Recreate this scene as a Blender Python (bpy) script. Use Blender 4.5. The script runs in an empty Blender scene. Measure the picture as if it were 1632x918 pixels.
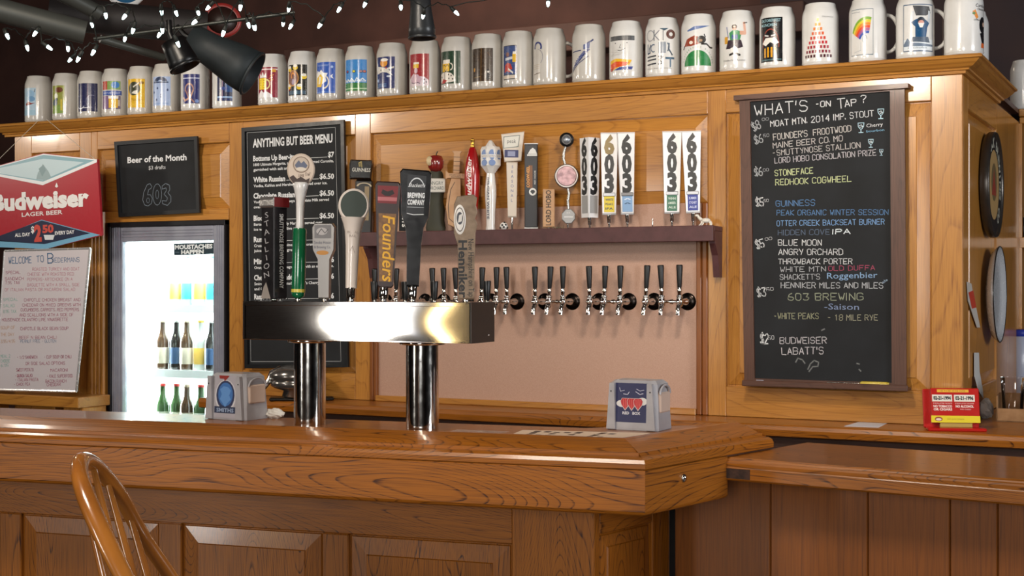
import bpy, math, random
from mathutils import Vector, Matrix
from mathutils.geometry import tessellate_polygon
random.seed(7)
SC = bpy.context.scene
COL = SC.collection

# ------------------------------------------------------------------ camera
F = 2201.0                       # focal length in pixels of the 1632 wide frame
CX, CY = 816.0, 455.0
CZ = 1.38                        # eye height
TH = math.atan2(4348.0, 2201.0)  # angle between the optical axis and the back wall
RIGHT = Vector((math.sin(TH), math.cos(TH), 0)); FWD = Vector((-math.cos(TH), math.sin(TH), 0)); UP = Vector((0, 0, 1))
cd = bpy.data.cameras.new('camera'); cam = bpy.data.objects.new('camera', cd); COL.objects.link(cam)
cd.sensor_width = 36.0; cd.lens = F / 1632.0 * 36.0; cd.shift_y = -(459.0 - CY) / 1632.0
cd.clip_start = 0.05; cd.clip_end = 60
cam.location = (0, 0, CZ); cam.rotation_euler = (math.radians(90), 0, math.atan2(-FWD.x, FWD.y))
SC.camera = cam

# ------------------------------------------------------------------ world, lights, exposure
wd = bpy.data.worlds.new('world'); SC.world = wd; wd.use_nodes = True
wd.node_tree.nodes['Background'].inputs[0].default_value = (1.0, 0.86, 0.74, 1)
wd.node_tree.nodes['Background'].inputs[1].default_value = 0.10
SC.view_settings.view_transform = 'Standard'; SC.view_settings.look = 'None'
SC.view_settings.gamma = 1; SC.view_settings.exposure = 0.0; SC.view_settings.use_curve_mapping = False

def area(name, loc, target, sx, sy, power, color, spread=180, shape='RECTANGLE'):
    l = bpy.data.lights.new(name, 'AREA'); l.shape = shape; l.size = sx; l.size_y = sy
    l.energy = power; l.color = color; l.spread = math.radians(spread)
    o = bpy.data.objects.new(name, l); COL.objects.link(o); o.location = loc
    o.rotation_euler = (Vector(target) - Vector(loc)).to_track_quat('-Z', 'Y').to_euler()
    return o
LIGHTS = [
    # daylight through the windows behind the drinkers, then an added fill
    ('window_light', (-4.83, -3.3, 1.55), (-2.4, 4, 1.4), 0.42, 1.5, 60, (1.0, 0.96, 0.9)),
    ('window_light', (0.4, -3.3, 1.75), (-0.6, 4, 1.6), 1.6, 1.3, 105, (1.0, 0.97, 0.92)),
    ('window_light', (3.2, 2.6, 2.0), (-0.6, 4.9, 1.6), 1.4, 1.4, 110, (0.95, 0.97, 1.0)),  # fill added from the right to brighten the side face, no window there
    # warm lamps under the canopy over the bar, aimed at the bar back
    ('canopy_lamp', (-6.06, 3.2, 2.32), (-4.8, 4.6, 1.8), 0.16, 0.16, 12, (1.0, 0.90, 0.78)),
    ('canopy_lamp', (-3.91, 3.2, 2.28), (-3.1, 4.6, 1.5), 0.16, 0.16, 12, (1.0, 0.88, 0.74)),
    ('canopy_lamp', (-1.16, 3.2, 2.28), (-1.3, 4.6, 1.5), 0.16, 0.16, 13, (1.0, 0.88, 0.74)),
    ('wall_sconce', (-4.26, -3.3, 1.5), (-3.0, 3, 1.4), 0.06, 1.3, 5, (1.0, 0.72, 0.32)),
    ('far_wall_fill', (-4.0, 6.3, 3.4), (-3.5, 8, 1.8), 1.0, 1.0, 26, (1.0, 0.80, 0.62)),  # unseen fill added to lift the dark far wall
    # ceiling lamp over the drinkers' side
    ('room_lamp', (-1.6, 0.9, 2.7), (-1.2, 2.6, 0.8), 0.5, 0.5, 32, (1.0, 0.87, 0.72)),
]
for a in LIGHTS: area(*a)

# ------------------------------------------------------------------ pixels of the photograph -> points on real planes
def ray(px, py): return RIGHT * ((px - CX) / F) + FWD + UP * ((CY - py) / F)
EYE = Vector((0, 0, CZ))
def onY(px, py, Y):
    d = ray(px, py); return EYE + d * (Y / d.y)
def onX(px, py, X):
    d = ray(px, py); return EYE + d * (X / d.x)
def onZ(px, py, z):
    d = ray(px, py); return EYE + d * ((z - CZ) / d.z)
def atD(px, py, D): return EYE + ray(px, py) * D
def depth(p): return (Vector(p) - EYE).dot(FWD)
def px_size(p): return depth(p) / F
def to_px(p):
    q = Vector(p) - EYE; f = q.dot(FWD); return CX + F * q.dot(RIGHT) / f, CY - F * q.z / f

# ------------------------------------------------------------------ materials
def lin(c): return c / 12.92 if c <= 0.04045 else ((c + 0.055) / 1.055) ** 2.4
def hexc(h):
    h = h.lstrip('#'); return tuple(lin(int(h[i:i + 2], 16) / 255) for i in (0, 2, 4)) + (1,)
MATS = {}
def paint(h, rough=0.5, metal=0.0, coat=0.0, emit=0.0, name=None, alpha=1.0, trans=0.0):
    k = (h, rough, metal, coat, emit, alpha, trans)
    if k in MATS: return MATS[k]
    m = bpy.data.materials.new(name or 'paint_' + h.strip('#')); m.use_nodes = True
    b = m.node_tree.nodes['Principled BSDF']; c = hexc(h); m.diffuse_color = c
    nt = m.node_tree; n = nt.nodes.new('ShaderNodeTexNoise'); n.inputs['Scale'].default_value = 60; n.inputs['Detail'].default_value = 3
    tc = nt.nodes.new('ShaderNodeTexCoord'); nt.links.new(tc.outputs['Object'], n.inputs['Vector'])
    mr = nt.nodes.new('ShaderNodeMapRange'); mr.inputs[3].default_value = max(0, rough - 0.06); mr.inputs[4].default_value = min(1, rough + 0.08)
    nt.links.new(n.outputs[0], mr.inputs[0]); nt.links.new(mr.outputs[0], b.inputs['Roughness'])
    b.inputs['Base Color'].default_value = c; b.inputs['Metallic'].default_value = metal
    b.inputs['Coat Weight'].default_value = coat; b.inputs['Coat Roughness'].default_value = 0.08
    b.inputs['Transmission Weight'].default_value = trans
    if emit: b.inputs['Emission Color'].default_value = c; b.inputs['Emission Strength'].default_value = emit
    if alpha < 1: b.inputs['Alpha'].default_value = alpha
    MATS[k] = m; return m

def wood(name, light, dark, axis='X', bands=11.0, rough=0.32, coat=0.5, across=6.0, along=0.9, line=0.55, fib=0.35):
    m = bpy.data.materials.new(name); m.use_nodes = True; nt = m.node_tree; L = nt.links.new
    b = nt.nodes['Principled BSDF']; m.diffuse_color = hexc(light)
    tc = nt.nodes.new('ShaderNodeTexCoord'); oi = nt.nodes.new('ShaderNodeObjectInfo')
    sc = nt.nodes.new('ShaderNodeVectorMath'); sc.operation = 'SCALE'; sc.inputs[0].default_value = (13.1, 7.7, 9.3); L(oi.outputs['Random'], sc.inputs[3])
    ad = nt.nodes.new('ShaderNodeVectorMath'); ad.operation = 'ADD'; L(tc.outputs['Object'], ad.inputs[0]); L(sc.outputs[0], ad.inputs[1])
    i = 'XYZ'.index(axis)
    def mapped(a, c):
        mp = nt.nodes.new('ShaderNodeMapping'); s = [c, c, c]; s[i] = a; mp.inputs['Scale'].default_value = s; L(ad.outputs[0], mp.inputs['Vector']); return mp.outputs[0]
    n1 = nt.nodes.new('ShaderNodeTexNoise'); n1.inputs['Scale'].default_value = 1; n1.inputs['Detail'].default_value = 2.0; n1.inputs['Roughness'].default_value = 0.25; n1.inputs['Distortion'].default_value = 0.25
    L(mapped(along, across), n1.inputs['Vector'])
    mu = nt.nodes.new('ShaderNodeMath'); mu.operation = 'MULTIPLY'; mu.inputs[1].default_value = bands * 2.2; L(n1.outputs[0], mu.inputs[0])
    fr = nt.nodes.new('ShaderNodeMath'); fr.operation = 'FRACT'; L(mu.outputs[0], fr.inputs[0])
    rp = nt.nodes.new('ShaderNodeValToRGB'); L(fr.outputs[0], rp.inputs[0]); e = rp.color_ramp.elements
    e[0].position = 0.0; e[0].color = (0, 0, 0, 1); e[1].position = 0.78; e[1].color = (0.08, 0.08, 0.08, 1)
    q = e.new(0.94); q.color = (1, 1, 1, 1); q = e.new(1.0); q.color = (0, 0, 0, 1)
    n2 = nt.nodes.new('ShaderNodeTexNoise'); n2.inputs['Scale'].default_value = 1; n2.inputs['Detail'].default_value = 2
    L(mapped(9, 330), n2.inputs['Vector'])
    n3 = nt.nodes.new('ShaderNodeTexNoise'); n3.inputs['Scale'].default_value = 1; n3.inputs['Detail'].default_value = 2
    L(mapped(1.3, 5), n3.inputs['Vector'])
    # grain factor: rings broken by pores
    f2 = nt.nodes.new('ShaderNodeMapRange'); f2.inputs[1].default_value = 0.42; f2.inputs[2].default_value = 0.66; L(n2.outputs[0], f2.inputs[0])
    a1 = nt.nodes.new('ShaderNodeMath'); a1.operation = 'MULTIPLY_ADD'; L(f2.outputs[0], a1.inputs[0]); a1.inputs[1].default_value = 0.6; a1.inputs[2].default_value = 0.55
    a2 = nt.nodes.new('ShaderNodeMath'); a2.operation = 'MULTIPLY'; L(rp.outputs[0], a2.inputs[0]); L(a1.outputs[0], a2.inputs[1])
    a3 = nt.nodes.new('ShaderNodeMath'); a3.operation = 'MULTIPLY'; L(a2.outputs[0], a3.inputs[0]); a3.inputs[1].default_value = line
    a4 = nt.nodes.new('ShaderNodeMath'); a4.operation = 'MULTIPLY_ADD'; L(f2.outputs[0], a4.inputs[0]); a4.inputs[1].default_value = fib; L(a3.outputs[0], a4.inputs[2]); a4.use_clamp = True
    mx = nt.nodes.new('ShaderNodeMix'); mx.data_type = 'RGBA'; L(a4.outputs[0], mx.inputs[0]); mx.inputs[6].default_value = hexc(light); mx.inputs[7].default_value = hexc(dark)
    hv = nt.nodes.new('ShaderNodeHueSaturation'); L(mx.outputs[2], hv.inputs['Color'])
    mr = nt.nodes.new('ShaderNodeMapRange'); mr.inputs[3].default_value = 0.72; mr.inputs[4].default_value = 1.28; L(n3.outputs[0], mr.inputs[0]); L(mr.outputs[0], hv.inputs['Value'])
    L(hv.outputs[0], b.inputs['Base Color'])
    b.inputs['Roughness'].default_value = rough; b.inputs['Coat Weight'].default_value = coat; b.inputs['Coat Roughness'].default_value = 0.12
    bp = nt.nodes.new('ShaderNodeBump'); bp.inputs['Strength'].default_value = 0.12; bp.inputs['Distance'].default_value = 0.0008; bp.invert = True
    L(a4.outputs[0], bp.inputs['Height']); L(bp.outputs[0], b.inputs['Normal'])
    return m
OAK = {a: wood('honey_oak_' + a.lower(), '#BA8036', '#7E4818', a, rough=0.36, coat=0.45, line=0.45, fib=0.3, bands=8) for a in 'XYZ'}
BAR = {a: wood('red_oak_' + a.lower(), '#A25F14', '#3C1905', a, rough=0.4, coat=0.4, line=0.9, fib=0.28, bands=34) for a in 'XYZ'}
PLN = {a: wood('plain_oak_' + a.lower(), '#8A4D12', '#4E2709', a, rough=0.5, coat=0.15, line=0.28, fib=0.3, bands=6, along=.5, across=9) for a in 'XYZ'}
DKW = {a: wood('brown_wood_' + a.lower(), '#5A3A2C', '#2E1A12', a, rough=0.5, coat=0.1, line=0.3) for a in 'XYZ'}

def speckle(name, c1, c2, scale, rough=0.6, metal=0.0, aniso=None, bump=0.0, lo=0.35, hi=0.65, coat=0.0):
    m = bpy.data.materials.new(name); m.use_nodes = True; nt = m.node_tree; L = nt.links.new; b = nt.nodes['Principled BSDF']; m.diffuse_color = hexc(c1)
    tc = nt.nodes.new('ShaderNodeTexCoord'); mp = nt.nodes.new('ShaderNodeMapping'); L(tc.outputs['Object'], mp.inputs[0])
    mp.inputs['Scale'].default_value = aniso or (1, 1, 1)
    n = nt.nodes.new('ShaderNodeTexNoise'); n.inputs['Scale'].default_value = scale; n.inputs['Detail'].default_value = 5; L(mp.outputs[0], n.inputs['Vector'])
    r = nt.nodes.new('ShaderNodeValToRGB'); L(n.outputs[0], r.inputs[0]); e = r.color_ramp.elements
    e[0].position = lo; e[0].color = hexc(c1); e[1].position = hi; e[1].color = hexc(c2); L(r.outputs[0], b.inputs['Base Color'])
    b.inputs['Roughness'].default_value = rough; b.inputs['Metallic'].default_value = metal; b.inputs['Coat Weight'].default_value = coat
    if bump:
        bp = nt.nodes.new('ShaderNodeBump'); bp.inputs['Strength'].default_value = bump; bp.inputs['Distance'].default_value = 0.002; L(n.outputs[0], bp.inputs['Height']); L(bp.outputs[0], b.inputs['Normal'])
    return m
STEEL = speckle('brushed_steel', '#B9B4AE', '#C8C4BF', 30, rough=0.055, metal=1.0, aniso=(1, 1, 30))
CHROME = paint('#D8D6D2', 0.10, 1.0, name='chrome')
ALU = speckle('aluminium', '#8C8E9C', '#9A9CA8', 14, rough=0.4, metal=0.2)
GLAZE = speckle('grey_salt_glaze', '#C9C6C0', '#BDB9B2', 9, rough=0.22, coat=0.6)
GLAZE_W = speckle('white_glaze', '#DCDCDA', '#D0CFCC', 9, rough=0.2, coat=0.7)
BLACK = paint('#0C0C0D', 0.35, name='black_plastic'); MATTE = paint('#121417', 0.8, name='matte_black')
SLATE = speckle('slate_black', '#0F1114', '#191C20', 7, rough=0.8)
LAMI = speckle('pink_laminate', '#C4A08C', '#B6907C', 420, rough=0.45, lo=0.3, hi=0.7)
MAROON = speckle('maroon_paint', '#4A2A2A', '#573334', 20, rough=0.5)
WHITE = paint('#E6E4DF', 0.5, name='white'); CARDB = speckle('cardboard', '#9A7550', '#8A6642', 40, rough=0.85)

def glassy(name, color, rough=0.02, alpha=0.15):
    m = bpy.data.materials.new(name); m.use_nodes = True; nt = m.node_tree; L = nt.links.new
    for n in list(nt.nodes): nt.nodes.remove(n)
    o = nt.nodes.new('ShaderNodeOutputMaterial'); t = nt.nodes.new('ShaderNodeBsdfTransparent'); g = nt.nodes.new('ShaderNodeBsdfGlossy'); fr = nt.nodes.new('ShaderNodeFresnel'); fr.inputs[0].default_value = 1.45
    t.inputs[0].default_value = hexc(color); g.inputs['Roughness'].default_value = rough
    ad = nt.nodes.new('ShaderNodeMath'); ad.operation = 'ADD'; ad.inputs[1].default_value = alpha; L(fr.outputs[0], ad.inputs[0])
    mx = nt.nodes.new('ShaderNodeMixShader'); L(ad.outputs[0], mx.inputs[0]); L(t.outputs[0], mx.inputs[1]); L(g.outputs[0], mx.inputs[2]); L(mx.outputs[0], o.inputs[0]); return m
GLASS = glassy('door_glass', '#EAF0EE', 0.02, 0.0); CUPG = glassy('clear_plastic', '#F8F5F2', 0.06, 0.03)

# ------------------------------------------------------------------ objects
WM = {}                                  # world matrices of the things, kept by hand
def put(o, parent=None, loc=None, rz=0.0, rot=None):
    COL.objects.link(o)
    m = Matrix.Translation(loc or (0, 0, 0)) @ (rot.to_4x4() if rot else Matrix.Rotation(rz, 4, 'Z'))
    if parent is not None: o.parent = parent; WM[o.name] = WM[parent.name] @ m
    else: WM[o.name] = m
    o.matrix_basis = m
    return o
def tag(o, label=None, cat=None, group=None, kind=None):
    if label: o['label'] = label
    if cat: o['category'] = cat
    if group: o['group'] = group
    if kind: o['kind'] = kind
    return o
def thing(name, label, cat, loc, rz=0.0, group=None, kind=None, rot=None):
    o = bpy.data.objects.new(name, None); o.empty_display_size = 0.05; put(o, None, loc, rz, rot)
    return tag(o, label, cat, group, kind)

class MB:
    def __init__(s, T=None): s.v = []; s.f = []; s.m = []; s.sm = []; s.mats = []; s.T = T or Matrix()
    def mi(s, mat):
        if mat not in s.mats: s.mats.append(mat)
        return s.mats.index(mat)
    def add(s, vs, fs, mat, smooth=False):
        k = len(s.v); T = s.T; s.v += [tuple(T @ Vector(p)) for p in vs]; i = s.mi(mat)
        for f in fs: s.f.append(tuple(k + a for a in f)); s.m.append(i); s.sm.append(smooth)
        return s
    def box(s, x0, x1, y0, y1, z0, z1, mat, b=0.0):
        if x1 < x0: x0, x1 = x1, x0
        if y1 < y0: y0, y1 = y1, y0
        if z1 < z0: z0, z1 = z1, z0
        if b <= 0:
            return s.add([(x0, y0, z0), (x1, y0, z0), (x1, y1, z0), (x0, y1, z0), (x0, y0, z1), (x1, y0, z1), (x1, y1, z1), (x0, y1, z1)],
                  [(0, 3, 2, 1), (4, 5, 6, 7), (0, 1, 5, 4), (1, 2, 6, 5), (2, 3, 7, 6), (3, 0, 4, 7)], mat)
        b = min(b, (x1 - x0) * .45, (y1 - y0) * .45, (z1 - z0) * .45)
        X = (x0, x1); Y = (y0, y1); Z = (z0, z1); vs = []; ix = {}
        for i in (0, 1):
            for j in (0, 1):
                for k in (0, 1):
                    sx, sy, sz = (b, -b)[i], (b, -b)[j], (b, -b)[k]
                    for a, o in ((0, (0, sy, sz)), (1, (sx, 0, sz)), (2, (sx, sy, 0))):
                        ix[i, j, k, a] = len(vs); vs.append((X[i] + o[0], Y[j] + o[1], Z[k] + o[2]))
        fs = []
        for a in range(3):
            o1, o2 = [q for q in range(3) if q != a]
            for e in (0, 1):
                r = []
                for (p, q) in ((0, 0), (1, 0), (1, 1), (0, 1)):
                    c = [0, 0, 0]; c[a] = e; c[o1] = p; c[o2] = q; r.append(ix[c[0], c[1], c[2], a])
                fs.append(tuple(r))
            for p in (0, 1):
                for q in (0, 1):
                    c0 = [0, 0, 0]; c0[o1] = p; c0[o2] = q; c1 = list(c0); c1[a] = 1
                    fs.append((ix[tuple(c0) + (o1,)], ix[tuple(c0) + (o2,)], ix[tuple(c1) + (o2,)], ix[tuple(c1) + (o1,)]))
        for i in (0, 1):
            for j in (0, 1):
                for k in (0, 1): fs.append((ix[i, j, k, 0], ix[i, j, k, 1], ix[i, j, k, 2]))
        return s.add(vs, fs, mat)
    def lathe(s, prof, mat, n=24, c=(0, 0, 0), axis='Z', smooth=True, sy=1.0, a0=0.0, cap=True):
        vs = []; fs = []; N = len(prof)
        for (r, z) in prof:
            for i in range(n):
                a = a0 + 2 * math.pi * i / n; x, y = r * math.cos(a), r * math.sin(a) * sy
                p = (x, y, z) if axis == 'Z' else ((z, x, y) if axis == 'X' else (x, z, y))
                vs.append((p[0] + c[0], p[1] + c[1], p[2] + c[2]))
        for j in range(N - 1):
            for i in range(n): fs.append((j * n + i, j * n + (i + 1) % n, (j + 1) * n + (i + 1) % n, (j + 1) * n + i))
        s.add(vs, fs, mat, smooth)
        caps = []
        if not cap: return s
        if prof[0][0] > 1e-6: caps.append(tuple(range(n))[::-1])
        if prof[-1][0] > 1e-6: caps.append(tuple((N - 1) * n + i for i in range(n)))
        if caps: s.add(vs, caps, mat, False)
        return s
    def tube(s, pts, r, mat, n=8, caps=True, closed=False, smooth=True, flat=1.0):
        P = [Vector(p) for p in pts]; N = len(P); rs = r if isinstance(r, (list, tuple)) else [r] * N; vs = []; fs = []; u = None
        for i, p in enumerate(P):
            if closed: t = P[(i + 1) % N] - P[i - 1]
            else: t = P[min(i + 1, N - 1)] - P[max(i - 1, 0)]
            t.normalize()
            if u is None:
                u = t.orthogonal() if abs(t.z) > .9 else Vector((0, 0, 1)).cross(t)
            u = (u - t * u.dot(t)).normalized(); w = t.cross(u)
            for k in range(n):
                a = 2 * math.pi * k / n; vs.append(p + u * (rs[i] * math.cos(a)) + w * (rs[i] * flat * math.sin(a)))
        M = N if closed else N - 1
        for i in range(M):
            j = (i + 1) % N
            for k in range(n): fs.append((i * n + k, i * n + (k + 1) % n, j * n + (k + 1) % n, j * n + k))
        s.add(vs, fs, mat, smooth)
        if caps and not closed: s.add(vs, [tuple(range(n))[::-1], tuple((N - 1) * n + k for k in range(n))], mat)
        return s
    def prism(s, poly, h0, h1, mat, axis='Y', b=0.0):
        """outline poly in (x,z) extruded along y (axis Y) or in (x,y) along z (axis Z)"""
        n = len(poly); f = (lambda p, h: (p[0], h, p[1])) if axis == 'Y' else ((lambda p, h: (p[0], p[1], h)) if axis == 'Z' else (lambda p, h: (h, p[0], p[1])))
        if b:
            cx = sum(p[0] for p in poly) / n; cz = sum(p[1] for p in poly) / n; ar = max(max(abs(p[0] - cx), abs(p[1] - cz)) for p in poly); k = 1 - b / ar
            inn = [(cx + (p[0] - cx) * k, cz + (p[1] - cz) * k) for p in poly]; sg = 1 if h1 > h0 else -1
            rings = [(inn, h0), (poly, h0 + sg * b), (poly, h1 - sg * b), (inn, h1)]
        else: rings = [(poly, h0), (poly, h1)]
        vs = [f(p, h) for R, h in rings for p in R]; fs = [tuple(range(n))[::-1], tuple(range((len(rings) - 1) * n, len(rings) * n))]
        for r in range(len(rings) - 1):
            for i in range(n): fs.append((r * n + i, r * n + (i + 1) % n, (r + 1) * n + (i + 1) % n, (r + 1) * n + i))
        return s.add(vs, fs, mat)
    def blob(s, c, r, mat, n=12, m=8, sc=(1, 1, 1), jit=0.0):
        vs = []; fs = []
        for j in range(m + 1):
            for i in range(n):
                a, t = 2 * math.pi * i / n, math.pi * j / m; k = 1 + random.uniform(-jit, jit)
                vs.append((c[0] + r * k * sc[0] * math.sin(t) * math.cos(a), c[1] + r * k * sc[1] * math.sin(t) * math.sin(a), c[2] + r * k * sc[2] * math.cos(t)))
        for j in range(m):
            for i in range(n): fs.append((j * n + i, j * n + (i + 1) % n, (j + 1) * n + (i + 1) % n, (j + 1) * n + i))
        return s.add(vs, fs, mat, True)
    def mesh(s, name, inv=None):
        me = bpy.data.meshes.new(name); vs = s.v if inv is None else [tuple(inv @ Vector(p)) for p in s.v]
        me.from_pydata(vs, [], s.f)
        for m in s.mats: me.materials.append(m)
        me.polygons.foreach_set('material_index', s.m); me.polygons.foreach_set('use_smooth', s.sm); me.update(); return me
    def build(s, name, parent=None, local=False, loc=None):
        """world-space geometry (or local=True) as one mesh object under parent"""
        inv = None
        if not local:
            if parent is not None: inv = WM[parent.name].inverted()
            elif loc is not None: inv = Matrix.Translation(loc).inverted()
        o = bpy.data.objects.new(name, s.mesh(name, inv)); put(o, parent, None if parent is not None else loc)
        return o

# ------------------------------------------------------------------ flat print and lettering
_tc = {}
def font_tris(t, bold, sp):
    k = (t, bold, sp)
    if k in _tc: return _tc[k]
    cu = bpy.data.curves.new('t', 'FONT'); cu.body = t; cu.size = 1; cu.resolution_u = 2; cu.fill_mode = 'FRONT'; cu.offset = bold; cu.space_character = sp
    o = bpy.data.objects.new('t', cu); me = o.to_mesh()
    vs = [(v.co.x, v.co.y) for v in me.vertices]; fs = [tuple(p.vertices) for p in me.polygons]
    o.to_mesh_clear(); bpy.data.objects.remove(o); bpy.data.curves.remove(cu)
    _tc[k] = (vs, fs); return vs, fs
GL = {'A': '002640 1232', 'B': '00063645443303 3342413000', 'C': '4536160501103041', 'D': '00062645412000', 'E': '46060040 0333', 'F': '460600 0333',
 'G': '45361605011030414323', 'H': '0006 4046 0343', 'I': '0006', 'J': '3631201001', 'K': '0006 460340', 'L': '060040', 'M': '0006234640', 'N': '00064046',
 'O': '160501103041453616', 'P': '00063645443303', 'Q': '160501103041453616 2240', 'R': '00063645443303 2340', 'S': '453616050413334241301001',
 'T': '0646 2620', 'U': '060110304146', 'V': '062046', 'W': '0610233046', 'X': '0046 0640', 'Y': '0623 4620', 'Z': '06460040', '1': '152620',
 '2': '05163645440040', '3': '064623334241301001', '4': '30360242', '5': '46060333424130 1001', '6': '361502011030414233130 2'.replace(' ', ''), '7': '064610',
 '8': '13040516364544331302011030414233', '9': '104144453616050413 3344', '0': '160501103041453616', '.': '0001', "'": '0604', '-': '1333', '?': '051636454422 2120',
 '$': '453616050413334241301001 2720', ',': '211 0'.replace(' ', ''), '/': '0046', '&': '4005163614 0110304 2'.replace(' ', ''), ' ': ''}
def strokes(t, jit=0.2):
    x = 0; out = []
    for ch in t.upper():
        g = GL.get(ch, '')
        for pl in g.split():
            out.append([(x + int(pl[i]) + random.uniform(-jit, jit), int(pl[i + 1]) + random.uniform(-jit, jit)) for i in range(0, len(pl) - 1, 2)])
        x += 1.9 if ch in "I.'," else (3.2 if ch == ' ' else 5.5)
    return out, x - 1.5
def clip_u(poly, lo, hi):
    for sgn, lim in ((1, lo), (-1, hi)):
        out = []
        for i in range(len(poly)):
            a, b = poly[i - 1], poly[i]; da, db = sgn * (a[0] - lim), sgn * (b[0] - lim)
            if (da >= 0) != (db >= 0):
                t = da / (da - db); out.append((lim, a[1] + t * (b[1] - a[1])))
            if db >= 0: out.append(b)
        poly = out
        if len(poly) < 3: return []
    return poly
class Art:
    def __init__(s, mb, fn, strip=None, base=0.0004, step=0.00005, clip=None, rough=0.45, coat=0.0, vs=None):
        s.vs = vs; s.mb, s.fn, s.strip, s.h, s.step, s.clip, s.rough, s.coat = mb, fn, strip, base, step, clip, rough, coat
    def _out(s, polys, color):
        mat = paint(color, s.rough, coat=s.coat) if isinstance(color, str) else color; s.h += s.step
        for P in polys:
            if s.clip: 
                P = clip_u(P, s.clip[0], s.clip[2])
                if len(P) < 3: continue
                P = [(y, x) for x, y in P]; P = clip_u(P, s.clip[1], s.clip[3]); P = [(y, x) for x, y in P]
                if len(P) < 3: continue
            if s.strip:
                a, b = min(p[0] for p in P), max(p[0] for p in P); k = math.floor(a / s.strip)
                parts = []
                while k * s.strip < b:
                    q = clip_u(P, k * s.strip, (k + 1) * s.strip); k += 1
                    if len(q) < 3: continue
                    if not s.vs: parts.append(q); continue
                    q = [(y, x) for x, y in q]; c, d = min(p[0] for p in q), max(p[0] for p in q); j = math.floor(c / s.vs)
                    while j * s.vs < d:
                        w = clip_u(q, j * s.vs, (j + 1) * s.vs); j += 1
                        if len(w) >= 3: parts.append([(x, y) for y, x in w])
            else: parts = [P]
            for q in parts: s.mb.add([s.fn(u, v, s.h) for u, v in q], [tuple(range(len(q)))], mat)
    def poly(s, pts, color, convex=False):
        if convex: return s._out([list(pts)], color)
        t = tessellate_polygon([[Vector((p[0], p[1], 0)) for p in pts]]); s._out([[pts[i] for i in tr] for tr in t], color)
    def rect(s, x0, y0, x1, y1, color): s._out([[(x0, y0), (x1, y0), (x1, y1), (x0, y1)]], color)
    def circ(s, cx, cy, r, color, ry=None, n=18): s._out([[(cx + r * math.cos(2 * math.pi * i / n), cy + (ry or r) * math.sin(2 * math.pi * i / n)) for i in range(n)]], color)
    def ring(s, cx, cy, r0, r1, color, n=24, a0=0, a1=360, k=1.0):
        A = [math.radians(a0 + (a1 - a0) * i / n) for i in range(n + 1)]
        s._out([[(cx + r0 * math.cos(A[i]), cy + k * r0 * math.sin(A[i])), (cx + r1 * math.cos(A[i]), cy + k * r1 * math.sin(A[i])), (cx + r1 * math.cos(A[i + 1]), cy + k * r1 * math.sin(A[i + 1])), (cx + r0 * math.cos(A[i + 1]), cy + k * r0 * math.sin(A[i + 1]))] for i in range(n)], color)
    def line(s, pts, w, color, closed=False):
        P = []; pts = list(pts) + ([pts[0]] if closed else [])
        for (a, b) in zip(pts[:-1], pts[1:]):
            d = Vector((b[0] - a[0], b[1] - a[1])); l = d.length
            if l < 1e-9: continue
            d = d / l; n = Vector((-d.y, d.x)) * w / 2; e = d * w * .3
            P.append([(a[0] - n.x - e.x, a[1] - n.y - e.y), (b[0] - n.x + e.x, b[1] - n.y + e.y), (b[0] + n.x + e.x, b[1] + n.y + e.y), (a[0] + n.x - e.x, a[1] + n.y - e.y)])
        s._out(P, color)
    def frame(s, x0, y0, x1, y1, w, color): s.line([(x0, y0), (x1, y0), (x1, y1), (x0, y1)], w, color, True)
    def text(s, t, x, y, h, color, w=None, align='L', bold=0.0, shear=0.0, rot=0.0, sp=1.0, xs=1.0):
        """bfont lettering, capital height h; w squeezes or stretches the line to that width"""
        vs, fs = font_tris(t, bold, sp)
        if not vs: return
        k = h / 0.70; a, b = min(p[0] for p in vs), max(p[0] for p in vs); kx = (w / (b - a)) if w else k * xs; W = (b - a) * kx
        o = {'L': 0, 'C': -W / 2, 'R': -W}[align]; c, sn = math.cos(rot), math.sin(rot)
        Q = [((p[0] - a) * kx + o + shear * p[1] * k, p[1] * k) for p in vs]; Q = [(x + c * p[0] - sn * p[1], y + sn * p[0] + c * p[1]) for p in Q]
        s._out([[Q[i] for i in f] for f in fs], color)
    def hand(s, t, x, y, h, color, w=None, rot=0.0, lw=None, jit=0.2):
        st, W = strokes(t, jit); k = h / 6; kx = (w / W) if w else k; c, sn = math.cos(rot), math.sin(rot); lw = lw or h * .115
        for pl in st:
            s.h -= s.step; s.line([(x + c * p[0] * kx - sn * p[1] * k, y + sn * p[0] * kx + c * p[1] * k) for p in pl], lw, color)
        s.h += s.step
def wallart(mb, Y, **k): return Art(mb, lambda u, v, h: (u, Y - h, v), **k)
def between(art, kind, t, x0, y0, x1, y1, hp, color, Y, **k):
    """lettering whose baseline runs between two pixels of a wall-parallel plane"""
    a, b = onY(x0, y0, Y), onY(x1, y1, Y); dx, dz = b.x - a.x, b.z - a.z; W = math.hypot(dx, dz); r = math.atan2(dz, dx); h = hp * px_size((a + b) / 2)
    getattr(art, kind)(t, a.x, a.z, h, color, w=W, rot=r, **k)
# ------------------------------------------------------------------ the panelled bar back (setting)
YW = 4.57
def wx(px, Y=YW): return onY(px, 455, Y).x
def wz(px, py, Y=YW): return onY(px, py, Y).z
XL, XR = wx(23), wx(1534)                 # left end and right corner of the bar back
ZT, ZC, ZB = 2.054, 2.107, 0.93           # underside of crown, ledge, worktop
ZP1, ZP0 = 1.974, 1.034                   # top and bottom of the panel openings

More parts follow.
